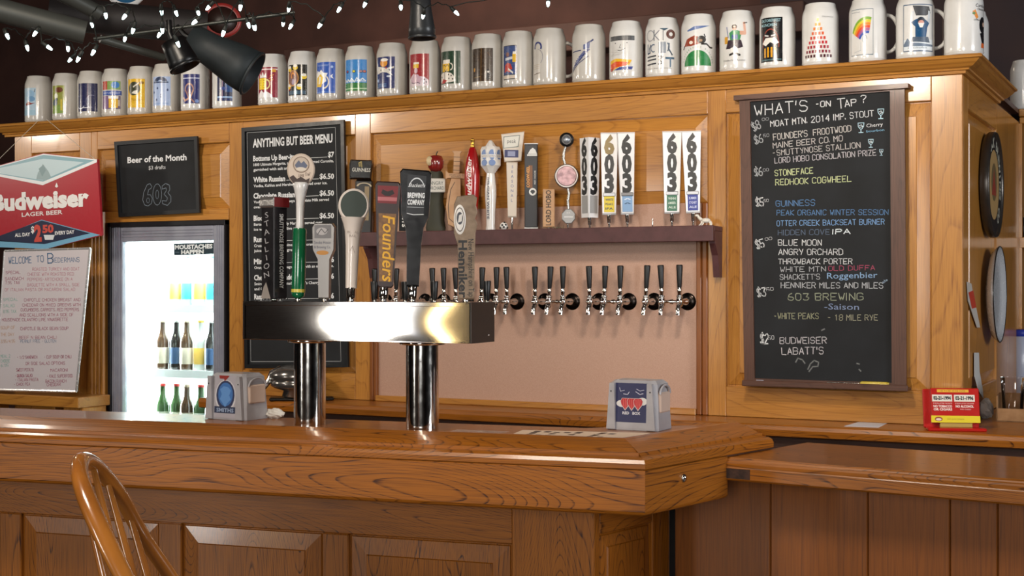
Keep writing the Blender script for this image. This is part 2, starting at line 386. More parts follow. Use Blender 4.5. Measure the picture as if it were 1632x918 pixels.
wall = thing('wall_back', None, None, (XR, YW, ZB), kind='structure')
wall2 = thing('wall_back_left', None, None, (wx(270), YW, .3), kind='structure')    # bay round the cooler, reaches below counter height
XB = wx(372)
def board(name, x0, x1, z0, z1, mat, y0=YW, y1=YW + .022, b=.0025, parent=None):
    m = MB(); m.box(x0, x1, y0, y1, z0, z1, mat, b); return m.build(name, parent or (wall2 if x0 < XB else wall))
def raised(x0, x1, z0, z1, mat, bevel=.045, y=YW, parent=None, T=None):
    """raised panel: sunk edge, sloping bevel, flat field nearly flush with the frame"""
    m = MB(T); e = .004; x0 -= e; x1 += e; z0 -= e; z1 += e; R = []
    for o, yy in ((0, y + .016), (.008, y + .016), (.010, y + .014), (bevel, y + .005), (bevel + .002, y + .002)):
        R += [(x0 + o, yy, z0 + o), (x1 - o, yy, z0 + o), (x1 - o, yy, z1 - o), (x0 + o, yy, z1 - o)]
    R += [(x0, y + .03, z0), (x1, y + .03, z0), (x1, y + .03, z1), (x0, y + .03, z1)]
    fs = [(16, 17, 18, 19), (20, 23, 22, 21)]
    for k in range(4):
        for i in range(4): fs.append((4 * k + i, 4 * k + (i + 1) % 4, 4 * k + 4 + (i + 1) % 4, 4 * k + 4 + i))
    for i in range(4): fs.append((20 + i, 20 + (i + 1) % 4, (i + 1) % 4, i))
    m.add(R, fs, mat); return m.build('raised_panel', parent or (wall2 if x0 < XB else wall))
xs = {k: wx(k) for k in (50, 127, 143, 155, 172, 360, 365, 387, 556, 590, 1110, 1128, 1157, 1484)}
top = ZT
# rails under the crown, section by section
for a, b in ((xs[50], xs[127]), (xs[155], xs[365]), (xs[387], xs[556] + .03), (xs[590], xs[1128]), (xs[1157], xs[1484])):
    board('rail', a, b, ZP1, top, OAK['X'])
for a, b in ((XL, xs[50]), (xs[127], xs[143] + .01), (xs[365], xs[387]), (xs[556] + .03, xs[590]), (xs[1128], xs[1157]), (xs[1484], XR)):
    board('stile', a, b, ZB if a > xs[365] + .01 else .3, top, OAK['Z'])
raised(xs[50], xs[127], 1.034, ZP1, OAK['Z']); board('rail', xs[50], xs[127], .3, 1.034, OAK['X'])
# fluted pilaster left of the cooler
ZF = 1.655
fx0, fx1 = wx(143) + .01, wx(172) - .012
for i in range(4):
    a = fx0 + (fx1 - fx0) * i / 4; m = MB(); w = (fx1 - fx0) / 4
    m.prism([(a, YW + .02), (a, YW - .004), (a + w * .25, YW - .014), (a + w * .75, YW - .014), (a + w, YW - .004), (a + w, YW + .02)], .3, 1.70, OAK['Z'], axis='Z'); m.build('moulding', wall2)
# above the cooler
raised(xs[155], xs[365], 1.70, ZP1, OAK['X'], .05)
board('rail', xs[155], xs[365], 1.652, 1.70, OAK['X'], y0=YW - .004)
board('stile', xs[143] + .01, xs[155], 1.70, top, OAK['Z'])
# behind the printed menu
raised(xs[387], xs[556] + .03, ZP0, ZP1, OAK['Z']); board('rail', xs[387], xs[556] + .03, ZB, ZP0, OAK['X'])
# tap bay: raised panel above, laminate splashback below
raised(xs[590], xs[1128], 1.665, ZP1, OAK['X'], .05)
m = MB(); m.box(xs[590] + .03, xs[1110], YW + .008, YW + .02, ZB, 1.668, LAMI); m.build('splashback', wall)
for x0_, x1_ in ((xs[1110], xs[1110] + .02), (xs[1110] + .021, xs[1128]), (xs[590], xs[590] + .017), (xs[590] + .018, xs[590] + .034)):
    board('trim_strip', x0_, x1_, ZB, 1.668, PLN['Z'], y0=YW - .006, b=.004)
board('trim_strip', xs[590] + .03, xs[1110], ZB, ZB + .022, OAK['X'], y0=YW - .012)
# behind the blackboard
raised(xs[1157], xs[1484], ZP0, ZP1, OAK['Z'], .05); board('rail', xs[1157], xs[1484], ZB, ZP0, OAK['X'])

# side of the bar back
Y2 = onX(1624, 455, XR).y
side = thing('wall_right', None, None, (XR, Y2, ZB), kind='structure')
def sboard(name, y0, y1, z0, z1, mat):
    m = MB(); m.box(XR - .022, XR, y0, y1, z0, z1, mat, .0025); return m.build(name, side)
ya, yb = onX(1543, 455, XR).y, onX(1588, 455, XR).y
sboard('stile', YW + .0225, ya, ZB, top, OAK['Z']); sboard('stile', yb, Y2, ZB, top, OAK['Z'])
sboard('rail', ya, yb, ZP1 - .02, top, OAK['Y']); sboard('rail', ya, yb, ZB, ZP0, OAK['Y'])
raised(ya - XR * 0, yb, ZP0, ZP1 - .02, OAK['Z'], .045, y=0, parent=side, T=Matrix(((0, -1, 0, XR), (1, 0, 0, 0), (0, 0, 1, 0), (0, 0, 0, 1))))
# solid core so nothing shows through (left of / right of the cooler)
m = MB(); m.box(XL, wx(172) - .01, YW + .031, Y2, .3, ZC - .02, DKW['X']); m.build('cabinet_core', wall2)
m = MB(); m.box(wx(362), XR - .031, YW + .031, Y2, ZB, ZC - .02, DKW['X']); m.build('cabinet_core', wall)
m = MB(); m.box(wx(172) - .01, wx(362), YW + .031, Y2, ZF + .02, ZC - .02, DKW['X']); m.build('cabinet_core', wall2)

# crown: moulded ledge running round the corner
def sweep(mb, path, prof, mat, close_ends=True):
    """prof: (out, z) pairs; path: xy points; outward = right-hand side of travel"""
    n = len(path); P = [Vector(p) for p in path]; rings = []
    for i in range(n):
        d0 = (P[i] - P[i - 1]).normalized() if i else None; d1 = (P[i + 1] - P[i]).normalized() if i < n - 1 else None
        if d0 is None: d0 = d1
        if d1 is None: d1 = d0
        n0, n1 = Vector((d0.y, -d0.x)), Vector((d1.y, -d1.x)); mt = (n0 + n1) / (1 + n0.dot(n1))
        rings.append([(P[i].x + mt.x * o, P[i].y + mt.y * o, z) for o, z in prof])
    k = len(prof); vs = [p for r in rings for p in r]; fs = []
    for i in range(n - 1):
        for j in range(k): fs.append((i * k + j, (i + 1) * k + j, (i + 1) * k + (j + 1) % k, i * k + (j + 1) % k))
    if close_ends: fs += [tuple(range(k)), tuple(range((n - 1) * k, n * k))[::-1]]
    mb.add(vs, fs, mat)
CRP = [(-.03, ZC - .001), (.066, ZC - .001), (.070, ZC - .006), (.068, ZC - .012), (.060, ZC - .014), (.052, ZC - .022), (.036, ZC - .034), (.024, ZC - .038), (.022, ZC - .043), (.012, ZC - .044), (.010, ZC - .053), (-.03, ZC - .053)]
crown = thing('trim_1', None, None, (XR, YW, ZT), kind='structure')
ycr = onX(1590, 455, XR).y
m = MB(); sweep(m, [(XL - .02, YW), (XR, YW)], CRP, OAK['X']); 
m = MB()
def run(p0, p1, prof, mat, name, parent, mit0=0.0, mit1=0.0):
    """one straight moulding run with mitred ends (mit = tan of the mitre)"""
    d = (Vector(p1) - Vector(p0)); L = d.length; d.normalize(); nrm = Vector((d.y, -d.x)); mb = MB()
    k = len(prof); vs = [(p0[0] + nrm.x * o - d.x * o * mit0, p0[1] + nrm.y * o - d.y * o * mit0, z) for o, z in prof] + [(p1[0] + nrm.x * o + d.x * o * mit1, p1[1] + nrm.y * o + d.y * o * mit1, z) for o, z in prof]
    fs = [(j, k + j, k + (j + 1) % k, (j + 1) % k) for j in range(k)] + [tuple(range(k)), tuple(range(k, 2 * k))[::-1]]
    mb.add(vs, fs, mat); return mb.build(name, parent)
run((XL - .05, YW), (XR, YW), CRP, OAK['X'], 'crown_moulding', crown, 0, 1)
run((XR, YW), (XR, ycr), CRP, OAK['Y'], 'crown_moulding', crown, 1, 0)
m = MB(); m.box(XL - .05, XR - .0, YW + .03, Y2 + .25, ZC - .02, ZC - .001, DKW['X']); m.build('ledge', crown)
m = MB(); m.box(XR, XR + 1.6, Y2 - .01, Y2 + .25, ZC - .032, ZC - .001, OAK['X'], .003); m.build('ledge', crown)

# ------------------------------------------------------------------ back counter
cf = onZ(1475, 688, ZB).y
bc = thing('back_counter', 'long glossy red oak worktop running along the foot of the panelled bar back', 'counter', (XR, YW, ZB - .08))
m = MB()
CP = [(0, ZB), (YW - cf - .008, ZB), (YW - cf, ZB - .004), (YW - cf + .003, ZB - .016), (YW - cf, ZB - .036), (YW - cf - .01, ZB - .040), (0, ZB - .040)]
sweep(m, [(wx(368), YW + .0), (XR + 1.5, YW + .0)], CP, BAR['X']); m.build('worktop', bc)
sw = thing('side_worktop', 'red oak worktop round the corner of the bar back, under the open shelving', 'counter', (XR + .7, YW, ZB - .04))
m = MB(); m.box(XR + .003, XR + 1.5, YW + .002, Y2 + .3, ZB - .04, ZB, BAR['X']); m.build('worktop', sw)
m = MB(); m.box(wx(368), XR + 1.5, cf + .06, cf + .08, .05, ZB - .04, DKW['X']); m.build('cabinet_front', bc)

# ------------------------------------------------------------------ room shell
def shell(name, x0, x1, y0, y1, z0, z1, mat):
    m = MB(); m.box(x0, x1, y0, y1, z0, z1, mat); o = m.build(name, None, loc=((x0 + x1) / 2, (y0 + y1) / 2, z0)); o['kind'] = 'structure'; return o
WALLM = speckle('dark_wall', '#5C3C34', '#4A302A', 3, rough=0.8); CEIL = speckle('dark_ceiling', '#4A3630', '#3C2C28', 4, rough=0.85)
FLOORM = speckle('floor_tile', '#4A3A30', '#3E3028', 5, rough=0.5); GREYW = speckle('charcoal_wall', '#26262A', '#1E1E22', 4, rough=0.8)
shell('floor', -11, 6, -3.6, 8.2, -.1, 0, FLOORM)
shell('ceiling', -11, 6, -3.6, 8.2, 3.7, 3.8, CEIL)
shell('wall_far', -11, 6, 8.0, 8.1, 0, 3.7, WALLM)
shell('wall_left', -11.1, -11, -3.6, 8.2, 0, 3.7, GREYW)
shell('wall_side', 6, 6.1, -3.6, 8.2, 0, 3.7, GREYW)
wf = thing('wall_front', None, None, (0, -3.5, 0), kind='structure')
for x0, x1, z0, z1 in ((-11, -5.15, 0, 3.7), (-4.5, -.6, 0, 3.7), (1.4, 6, 0, 3.7), (-5.15, -4.5, 0, .7), (-5.15, -4.5, 2.4, 3.7), (-.6, 1.4, 0, 1.0), (-.6, 1.4, 2.5, 3.7)):
    m = MB(); m.box(x0, x1, -3.6, -3.5, z0, z1, speckle('cream_wall', '#705A50', '#644E44', 3, rough=.8)); m.build('wall_section', wf)
for i, (x0, x1, z0, z1) in enumerate(((-5.15, -4.5, .7, 2.4), (-.6, 1.4, 1.0, 2.5))):
    w = thing('window_%d' % (i + 1), None, None, ((x0 + x1) / 2, -3.55, z0), kind='structure')
    m = MB(); m.box(x0, x1, -3.57, -3.56, z0, z1, paint('#E8F0FF', 1, emit=1.2)); m.build('pane', w)
    m = MB()
    for a, b, c, d in ((x0, x0 + .06, z0, z1), (x1 - .06, x1, z0, z1), (x0, x1, z0, z0 + .06), (x0, x1, z1 - .06, z1)): m.box(a, b, -3.55, -3.5, c, d, WHITE)
    m.build('window_frame', w)
# lower ceiling band and timbers over the far room, dim reddish brown
RB = speckle('red_brown_paint', '#553A32', '#4A302A', 5, rough=.7)
def beam(x0, x1, y0, y1, z0, z1, mat=RB):
    m = MB(); m.box(x0, x1, y0, y1, z0, z1, mat, .005); o = m.build('trim_9', None, loc=(x0, y0, z0)); o['kind'] = 'structure'; o.name = 'trim_2'
p = onY(1212, 40, 7.9)
beam(-5.5, -2.0, 7.5, 7.7, 2.78, 2.95); beam(-4.45, -4.2, 7.7, 7.9, 1.2, 2.78)
m = MB(); m.box(p.x, 6, 7.9, 7.99, 0, 3.7, speckle('dim_panel', '#3A2A2A', '#32262A', 4, rough=.8)); o = m.build('wall_panel', None, loc=(p.x, 7.9, 0)); o['kind'] = 'structure'; o.name = 'trim_3'

# open shelving beyond the corner, right edge of the photograph
sh = thing('open_shelving', 'dark open shelving unit with oak face boards right of the oak bar back', 'shelving', (XR + .02, Y2, ZB))
xr = XR + 1.5
m = MB(); m.box(XR, xr, Y2 + .32, Y2 + .34, ZB, ZC - .04, paint('#1A1210', .8)); m.build('back_board', sh)
for z0, z1 in ((ZC - .06, ZC - .034), (onY(1630, 395, Y2).z, onY(1630, 378, Y2).z)):
    m = MB(); m.box(XR + .001, xr, Y2, Y2 + .3, z0, z1, OAK['X'], .003); m.build('shelf', sh)
m = MB(); m.box(XR - .02, XR + .012, Y2 + .002, Y2 + .3, ZB, ZC - .06, OAK['Z']); m.build('side_board', sh)

# ------------------------------------------------------------------ the bar
ZTOP, ZR = 1.05, 1.02
P1 = onZ(1028, 737, ZR); P2 = onZ(1233, 702, ZR); P0 = onZ(0, 694, ZR)
d1 = (P1 - P0).normalized(); P0 = P0 - d1 * 1.6; d2 = (P2 - P1).normalized()
BYAW = math.atan2(d1.y, d1.x); SYAW = math.atan2(d2.y, d2.x)
n1 = Vector((-d1.y, d1.x, 0)); n2 = Vector((-d2.y, d2.x, 0))       # inward normals
W_R = 0.117
turn = SYAW - BYAW; mit = math.tan(turn / 2)
bar = thing('bar_counter', 'near bar counter of glossy red oak with padded arm rail and raised panel front', 'bar', (P1.x, P1.y, 0), BYAW)
def at2(o, a=0.0): # offset o inward of the fascia line at the corner
    mt = (n1 + n2) / (1 + n1.dot(n2)); return P1 + mt * o
RAILP = [(-.117 + q, z) for q, z in ((0, 1.035), (0, 1.051), (.006, 1.056), (.018, 1.0565), (.04, 1.050), (.062, 1.042), (.082, 1.033), (.0845, 1.0285), (.089, 1.0285), (.104, 1.0275), (.113, 1.0235), (.117, 1.016), (.117, 1.006), (.1155, 1.004), (.117, 1.002), (.117, .918), (.1135, .912), (.108, .909), (0, .909))]
def local_run(name, origin, yaw, L0, L1, prof, mat, parent, m0, m1):
    """run along local x from L0 to L1; out = local -y; ends mitred"""
    mb = MB(); k = len(prof)
    vs = [(L0 - o * m0, -o, z) for o, z in prof] + [(L1 + o * m1, -o, z) for o, z in prof]
    fs = [(j, k + j, k + (j + 1) % k, (j + 1) % k) for j in range(k)] + [tuple(range(k)), tuple(range(k, 2 * k))[::-1]]
    mb.add(vs, fs, mat); o = bpy.data.objects.new(name, mb.mesh(name)); Mx = Matrix.Translation(origin) @ Matrix.Rotation(yaw, 4, 'Z')
    COL.objects.link(o); o.parent = parent; o.matrix_basis = WM[parent.name].inverted() @ Mx; WM[o.name] = Mx; return o
L1 = (P1 - P0).length; L2 = (P2 - P1).length
cut = RAILP.index((-.117 + .117, 1.006)) if (-.117 + .117, 1.006) in RAILP else 12
railp = RAILP[:14]; railp = railp + [(-.03, 1.002), (-.03, 1.035)]
fasp = [(-.02, 1.003), (-.0015, 1.003), (0, 1.0015), (0, .918), (-.0035, .912), (-.009, .909), (-.117, .909), (-.117, .925), (-.02, .925)]
local_run('arm_rail', (P0.x, P0.y, 0), BYAW, 0, L1, railp, BAR['X'], bar, 0, -mit * -1)
local_run('fascia', (P0.x, P0.y, 0), BYAW, 0, L1, fasp, BAR['X'], bar, 0, mit)
local_run('arm_rail', (P1.x, P1.y, 0), SYAW, 0, L2, railp, BAR['X'], bar, mit, 0)
fx = (onZ(1154, 728, 1.0) - P1).dot(d2)
local_run('fascia', (P1.x, P1.y, 0), SYAW, 0, fx - .004, fasp, BAR['X'], bar, mit, 0)
# flat top between rail and the bartender's edge
A0, A1 = P0 + n1 * W_R, at2(W_R); A2 = P2 + n2 * W_R
bk0, bk1 = onZ(0, 650, ZTOP), onZ(930, 682, ZTOP); db = (bk1 - bk0).normalized(); bk0 = bk0 - db * 1.5
t = ((A2 - bk1).dot(n1)); 
m = MB(); m.prism([(A0.x, A0.y), (A1.x, A1.y), (A2.x, A2.y), (bk1.x, bk1.y), (bk0.x, bk0.y)], ZTOP - .03, ZTOP, BAR['X'], axis='Z')
o = m.build('bar_top', bar)
# front wall with rails, stiles and raised panels
OV = .265; D1 = at2(OV); zf = .92
LB = (D1 - (P0 + n1 * OV)).length
fr = Matrix.Translation((D1.x, D1.y, 0)) @ Matrix.Rotation(BYAW, 4, 'Z')
def on_front(px, py, origin=D1, nrm=n1):
    d = ray(px, py); t = (origin - EYE).dot(nrm) / d.dot(nrm); return EYE + d * t
def fu(px): return (on_front(px, 830) - D1).dot(d1)
def fz(px, py): return on_front(px, py).z
def local_box(name, x0, x1, y0, y1, z0, z1, mat, Mx, parent, b=.003):
    mb = MB(); mb.box(x0, x1, y0, y1, z0, z1, mat, b); o = bpy.data.objects.new(name, mb.mesh(name)); COL.objects.link(o); o.parent = parent; o.matrix_basis = WM[parent.name].inverted() @ Mx; WM[o.name] = Mx; return o
def local_raised(x0, x1, z0, z1, mat, Mx, parent, bevel=.05):
    mb = MB(); R = []
    for q, yy in ((0, .012), (.008, .012), (.010, .009), (bevel, .0045), (bevel + .002, 0.001)):
        R += [(x0 + q, yy, z0 + q), (x1 - q, yy, z0 + q), (x1 - q, yy, z1 - q), (x0 + q, yy, z1 - q)]
    fs = [(16, 17, 18, 19)]
    for k in range(4):
        for i in range(4): fs.append((4 * k + i, 4 * k + (i + 1) % 4, 4 * k + 4 + (i + 1) % 4, 4 * k + 4 + i))
    mb.add(R, fs, mat); o = bpy.data.objects.new('raised_panel', mb.mesh('raised_panel')); COL.objects.link(o); o.parent = parent; o.matrix_basis = WM[parent.name].inverted() @ Mx; WM[o.name] = Mx
ztp = fz(562, 852); edges = [fu(33), fu(252), fu(289), fu(513), fu(555), fu(815)]
print('front panel top z', ztp, edges)
local_box('rail', -LB, fu(817), -.0, .02, ztp, zf, BAR['X'], fr, bar)
pl = fu(33) - (fu(289) - fu(33))
sts = [(-LB, pl), (pl + (edges[1] - edges[0]), edges[0]), (edges[1], edges[2]), (edges[3], edges[4]), (edges[5], 0)]
for a, b in sts: local_box('stile', a, b, 0, .02, .12, ztp if b < -.02 else zf, BAR['Z'], fr, bar)
for a, b in ((pl, pl + edges[1] - edges[0]), (edges[0], edges[1]), (edges[2], edges[3]), (edges[4], edges[5])):
    local_raised(a - .004, b + .004, .14, ztp + .004, BAR['Z'], fr, bar)
local_box('toe_board', -LB, 0, .01, .03, 0, .13, BAR['X'], fr, bar)
# side return of the front wall
sr = Matrix.Translation((D1.x, D1.y, 0)) @ Matrix.Rotation(SYAW, 4, 'Z')
def su(px): 
    q = on_front(px, 800, D1, n2); return (q - D1).dot(d2)
SL = su(1067)
local_box('stile', 0, su(956), 0, .02, 0, zf, BAR['Z'], sr, bar); local_box('stile', su(1040), SL, 0, .02, 0, zf, BAR['Z'], sr, bar)
zs = on_front(1000, 842, D1, n2).z
local_box('rail', su(956), su(1040), 0, .02, zs, zf, BAR['X'], sr, bar)
local_raised(su(956) - .003, su(1040) + .003, .14, zs + .003, BAR['Z'], sr, bar, .035)
# steel bolt on the side fascia
m = MB(); q = on_front(1089, 762, P1, n2); m.blob(q, .0075, CHROME, sc=(1, 1, 1.3)); m.build('bolt', bar)

# ------------------------------------------------------------------ lift-up flap and its wall
ZFL = 1.0
f0, f1 = onZ(1154, 729, ZFL), onZ(1632, 766, ZFL); df = (f1 - f0).normalized(); FY = math.atan2(df.y, df.x); nf = Vector((-df.y, df.x, 0))
flap = thing('counter_flap', 'lower red oak counter flap with dark stained corner butting against the bar end', 'counter', (f0.x, f0.y, ZFL), FY)
b0 = onZ(1262, 703.5, ZFL); wd_ = (b0 - f0).dot(nf)
FP = [(-wd_, ZFL), (-.012, ZFL), (-.006, ZFL - .003), (-.005, ZFL - .006), (-.001, ZFL - .008), (0, ZFL - .012), (-.001, ZFL - .020), (0, ZFL - .022), (0, ZFL - .046), (-.004, ZFL - .05), (-wd_, ZFL - .05)]
mb = MB(); k = len(FP); FPm = MB()
L = (f1 - f0).length + .9
sk = (nf.dot(d2) and (df.dot(d2) / nf.dot(d2)))     # the left end follows the side of the bar
vs = [((-o) * sk, -o, z - ZFL) for o, z in FP] + [(L, -o, z - ZFL) for o, z in FP]
fs = [(j, k + j, k + (j + 1) % k, (j + 1) % k) for j in range(k)] + [tuple(range(k)), tuple(range(k, 2 * k))[::-1]]
mb.add(vs, fs, BAR['X']); mb.build('flap_top', flap, local=True)
mb = MB(); mb.box(.002, .062, -.0006, .004, -.045, -.023, speckle('dark_stain', '#2A1A14', '#4A3024', 60, rough=.6)); mb.build('stain', flap, local=True)
wl = thing('board_wall', 'plain red oak board wall with vertical joints under the counter flap', 'panelling', (f0.x, f0.y, 0), FY)
off = .17
x = (on_front(1075, 860, f0 + nf * off, nf) - f0).dot(df)
cuts = [x] + [(on_front(q, 860, f0 + nf * off, nf) - f0).dot(df) for q in (1228, 1383, 1514, 1590)] + [L]
for a, b in zip(cuts[:-1], cuts[1:]):
    mb = MB(); mb.box(a + .0008, b - .0008, off, off + .02, 0, .948, PLN['Z'], .002); mb.build('board', wl, local=True)
mb = MB(); mb.box(x - .03, x + .001, off + .03, off + .05, 0, .948, paint('#0A0706', .9)); mb.build('gap_shade_sheet', wl, local=True)  # near-black sheet behind the gap, its colour stands in for the shade
# ------------------------------------------------------------------ beer steins along the ledge
SR, SH = 0.0605, 0.206
SPROF = [(.001, .004), (.050, .004), (.052, 0), (.0565, 0), (.0585, .004), (.0600, .010), (.0605, .025), (.0605, .160), (.0600, .168), (.0582, .177), (.0552, .186), (.0524, .193), (.0508, .199), (.0503, .203), (.0495, .206), (.0475, .206), (.0468, .203), (.0472, .195), (.050, .184), (.055, .17), (.055, .012), (.001, .012)]
def s_rad(z):
    P = SPROF[3:15]
    for (r0, z0), (r1, z1) in zip(P[:-1], P[1:]):
        if z0 <= z <= z1 and z1 > z0: return r0 + (r1 - r0) * (z - z0) / (z1 - z0)
    return SR
smesh = {}
for nm, gm in (('grey', GLAZE), ('white', GLAZE_W)):
    b_ = MB(); b_.lathe(SPROF, gm, n=40); b_.lathe([(.0583, .006), (.0612, .0085), (.0605, .012)], gm, n=40)
    h_ = MB(); pts = []
    for i in range(17):
        t = i / 16; a = math.pi * (0.5 - t); pts.append((SR - .006 + .050 * math.cos(a) ** .8 if math.cos(a) > 1e-6 else SR - .006, 0, .098 + .062 * math.sin(a)))
    h_.tube(pts, [.0105 if 0 < i < 16 else .013 for i in range(17)], gm, n=10, flat=.62)
    smesh[nm] = (b_.mesh('stein_body'), h_.mesh('stein_handle'))
def stein(px, glaze, aL, aR, art, label, z0=.028, z1=.150, handle=None, Y=4.562, zb=ZC, X=None, sc=1.0, group='beer steins lined up on the ledge'):
    P = onY(px, 150, Y); loc = Vector((P.x if X is None else X, Y, zb))
    face = math.atan2(loc.x * -1, loc.y)          # rotation that turns local -y to the camera
    t = thing('beer_stein', label, 'stein', loc, face, group)
    bm, hm = smesh[glaze]
    b = bpy.data.objects.new('body', bm); put(b, t)
    mid = (aL + aR) / 2; ha = handle if handle is not None else mid + 180 + (25 if mid < 0 else -25)
    h = bpy.data.objects.new('handle', hm); put(h, t, rz=math.radians(ha - 90))
    m = MB()
    def fn(u, v, hh):
        a = math.radians(aL + (aR - aL) * u); z = z0 + (z1 - z0) * v; r = s_rad(z) + hh
        return (r * math.sin(a), -r * math.cos(a), z)
    A = Art(m, fn, strip=5.0 / abs(aR - aL), rough=.25, coat=.5, vs=.05 if z1 > .155 else None)
    art(A); m.build('print', t, local=True)
    return t
def C(s): return '#' + s
def s1(a):
    a.rect(0, 0, 1, 1, '#AEC6D6'); a.circ(.62, .78, .3, '#8FB4D2', ry=.14); a.circ(.7, .6, .25, '#6E98BE', ry=.1); a.poly([(.25, .42), (.5, .52), (.7, .44), (1, .46), (.6, .38), (.3, .36)], '#8C3B33'); a.rect(0, .02, 1, .2, '#9FC0D2'); a.line([(.95, .95), (.9, .85)], .03, '#3A3A44')
def s2(a):
    a.rect(0, 0, 1, 1, '#8E9440'); a.circ(.62, .84, .28, '#6B3A20', ry=.1); a.circ(.4, .62, .16, '#D8DBC6', ry=.1); a.circ(.3, .38, .22, '#4F5F6C', ry=.13); a.poly([(.1, 0), (.9, 0), (.8, .3), (.2, .28)], '#7E9B4C'); a.rect(.74, .1, .86, .5, '#C9B53A'); a.circ(.45, .5, .1, '#3A4A60', ry=.06)
def s3(a):
    a.rect(0, 0, 1, 1, '#23264F'); a.ring(.15, .35, .26, .30, '#C9CBD8', a0=120, a1=320, k=.9); a.ring(.72, .36, .24, .27, '#6E6E8C', a0=60, a1=280, k=.85); a.line([(.2, .12), (.7, .14)], .02, '#D9DAE4'); a.line([(.55, .02), (.57, .55)], .02, '#B9B9C8'); a.line([(.52, .5), (.55, 1)], .012, '#7A3550')
def s4(a):
    a.rect(0, .70, .3, 1, '#B0402C'); a.rect(.3, .70, .95, 1, '#7FA05A'); a.circ(.7, .86, .2, '#3E7CC0', ry=.12); a.rect(0, .5, 1, .66, '#2F4C9A'); a.text('OKTOBERFEST', .05, .55, .06, '#C8D0E8', w=.88); a.rect(0, .02, .35, .48, '#7C6288'); a.rect(.35, .02, .95, .48, '#5E4A6C'); a.rect(.38, .06, .82, .40, '#D8A92A'); a.rect(.36, .38, .84, .47, '#EDE6DC'); a.rect(.82, .12, .92, .34, '#B7A896')
def s5(a):
    a.rect(0, 0, 1, 1, '#D9AE28'); a.circ(.42, .66, .34, '#3C3F2C', ry=.24); a.poly([(.28, .5), (.6, .46), (.62, .6), (.42, .58)], '#E2DDD0'); a.line([(.4, .72), (.72, .86)], .05, '#D8D2C4'); a.circ(.84, .86, .12, '#8C6A1E', ry=.05); a.text('Munchen', .25, .22, .12, '#A87A18', w=.6, shear=.3); a.text('Oktober', .2, .06, .1, '#F0CE52', w=.65, shear=.3)
def s6(a):
    a.rect(0, 0, 1, 1, '#A3B6DA'); a.ring(.5, .84, .1, .34, '#33405E', a0=0, a1=180, k=.45, n=12); a.rect(.1, .78, .9, .83, '#3E4C6C')
    for x, y in ((.35, .6), (.12, .46), (.55, .36), (.86, .54), (.55, .3), (.3, .2)): a.poly([(x - .05, y), (x, y + .06), (x + .05, y), (x, y - .05)], '#3E4A70')
    a.rect(.1, .04, .9, .1, '#8FA6D0')
def s7(a):
    a.rect(0, 0, 1, 1, '#2A2F6E'); a.rect(0, .84, 1, .88, '#B8BEDC'); a.ring(.42, .48, .2, .27, '#B98F80', a0=-20, a1=200, k=.8); a.line([(.65, .44), (.5, .2), (.15, .1), (.05, .2)], .07, '#C79C88'); a.line([(.2, .46), (.35, .25), (.7, .05)], .06, '#A87A6C'); a.circ(.42, .42, .1, '#5E2D4C', ry=.12); a.circ(.85, .08, .1, '#7C96D0', ry=.06)
def s8(a):
    a.rect(0, 0, 1, 1, '#151E46'); a.rect(.55, .3, 1, .9, '#27518C'); a.rect(0, .1, 1, .16, '#8FB0DA'); a.line([(.35, .1), (.37, .75)], .03, '#B08AA8'); a.circ(.45, .42, .3, '#26408A', ry=.06); a.rect(.0, .02, 1, .08, '#22346C')
def s9(a):
    a.rect(0, 0, 1, 1, '#8E2038'); a.rect(0, .91, 1, .95, '#EAD9DC'); a.rect(.72, .84, .92, .93, '#E0A030'); a.poly([(.12, .66), (.12, .82), (.22, .72), (.3, .86), (.38, .72), (.48, .82), (.5, .66)], '#ECEAE8')
    a.rect(.08, .27, .48, .64, '#F2D21C'); a.ring(.5, .44, .12, .17, '#EADFA0', a0=-90, a1=90)
    for i in range(2):
        for j in range(4): a.circ(.19 + .18 * i, .33 + .08 * j, .03, '#B08A10', ry=.02)
    for x, y in ((.62, .62), (.66, .7), (.64, .55)): a.line([(x, y), (x + .16, y + .05)], .025, '#F0A050')
    a.poly([(0, 0), (.78, 0), (.74, .1), (.5, .2), (.36, .16), (.24, .25), (.1, .16)], '#E8E6E8')
def s10(a):
    a.rect(0, 0, 1, 1, '#14140F')
    for x, y in ((.1, .86), (.45, .9), (.86, .6), (.1, .28), (.65, .26)): a.circ(x, y, .13, '#E8C62C', ry=.08); a.circ(x, y + .06, .11, '#F0EEE2', ry=.05)
    a.circ(.32, .56, .3, '#7A5046', ry=.26); a.ring(.32, .56, .26, .31, '#C08A4A', k=.86); a.ring(.33, .64, .06, .12, '#D88A3A', a0=0, a1=230); a.circ(.34, .44, .07, '#B0A0B8', ry=.1); a.rect(.02, .03, .95, .15, '#3F5A70'); a.rect(.4, .03, .55, .15, '#9CC0CC'); a.line([(.1, .18), (.2, .28)], .04, '#C23A2A')
def s11(a):
    a.rect(0, 0, 1, 1, '#2C58B4'); a.text('OKTOBERFEST', .1, .87, .05, '#A8C0E8', w=.6); a.poly([(0, .62), (.1, .74), (.2, .68), (.34, .76), (.44, .66), (.66, .64), (.56, .5), (.6, .38), (.4, .3), (0, .32)], '#EFEFEC'); a.poly([(.02, .22), (.34, .2), (.46, .5), (.3, .62), (.05, .5)], '#E6BE3A'); a.poly([(.15, .3), (.28, .3), (.34, .52), (.2, .55)], '#F0EAD0'); a.ring(.5, .36, .17, .22, '#ECE4D0', a0=-100, a1=60); a.poly([(.78, .56), (.9, .62), (.86, .54), (.92, .46), (.8, .5)], '#E9EDF4'); a.rect(0, .02, 1, .05, '#5A84CC'); a.circ(.85, .84, .06, '#A8C0E8', ry=.04)
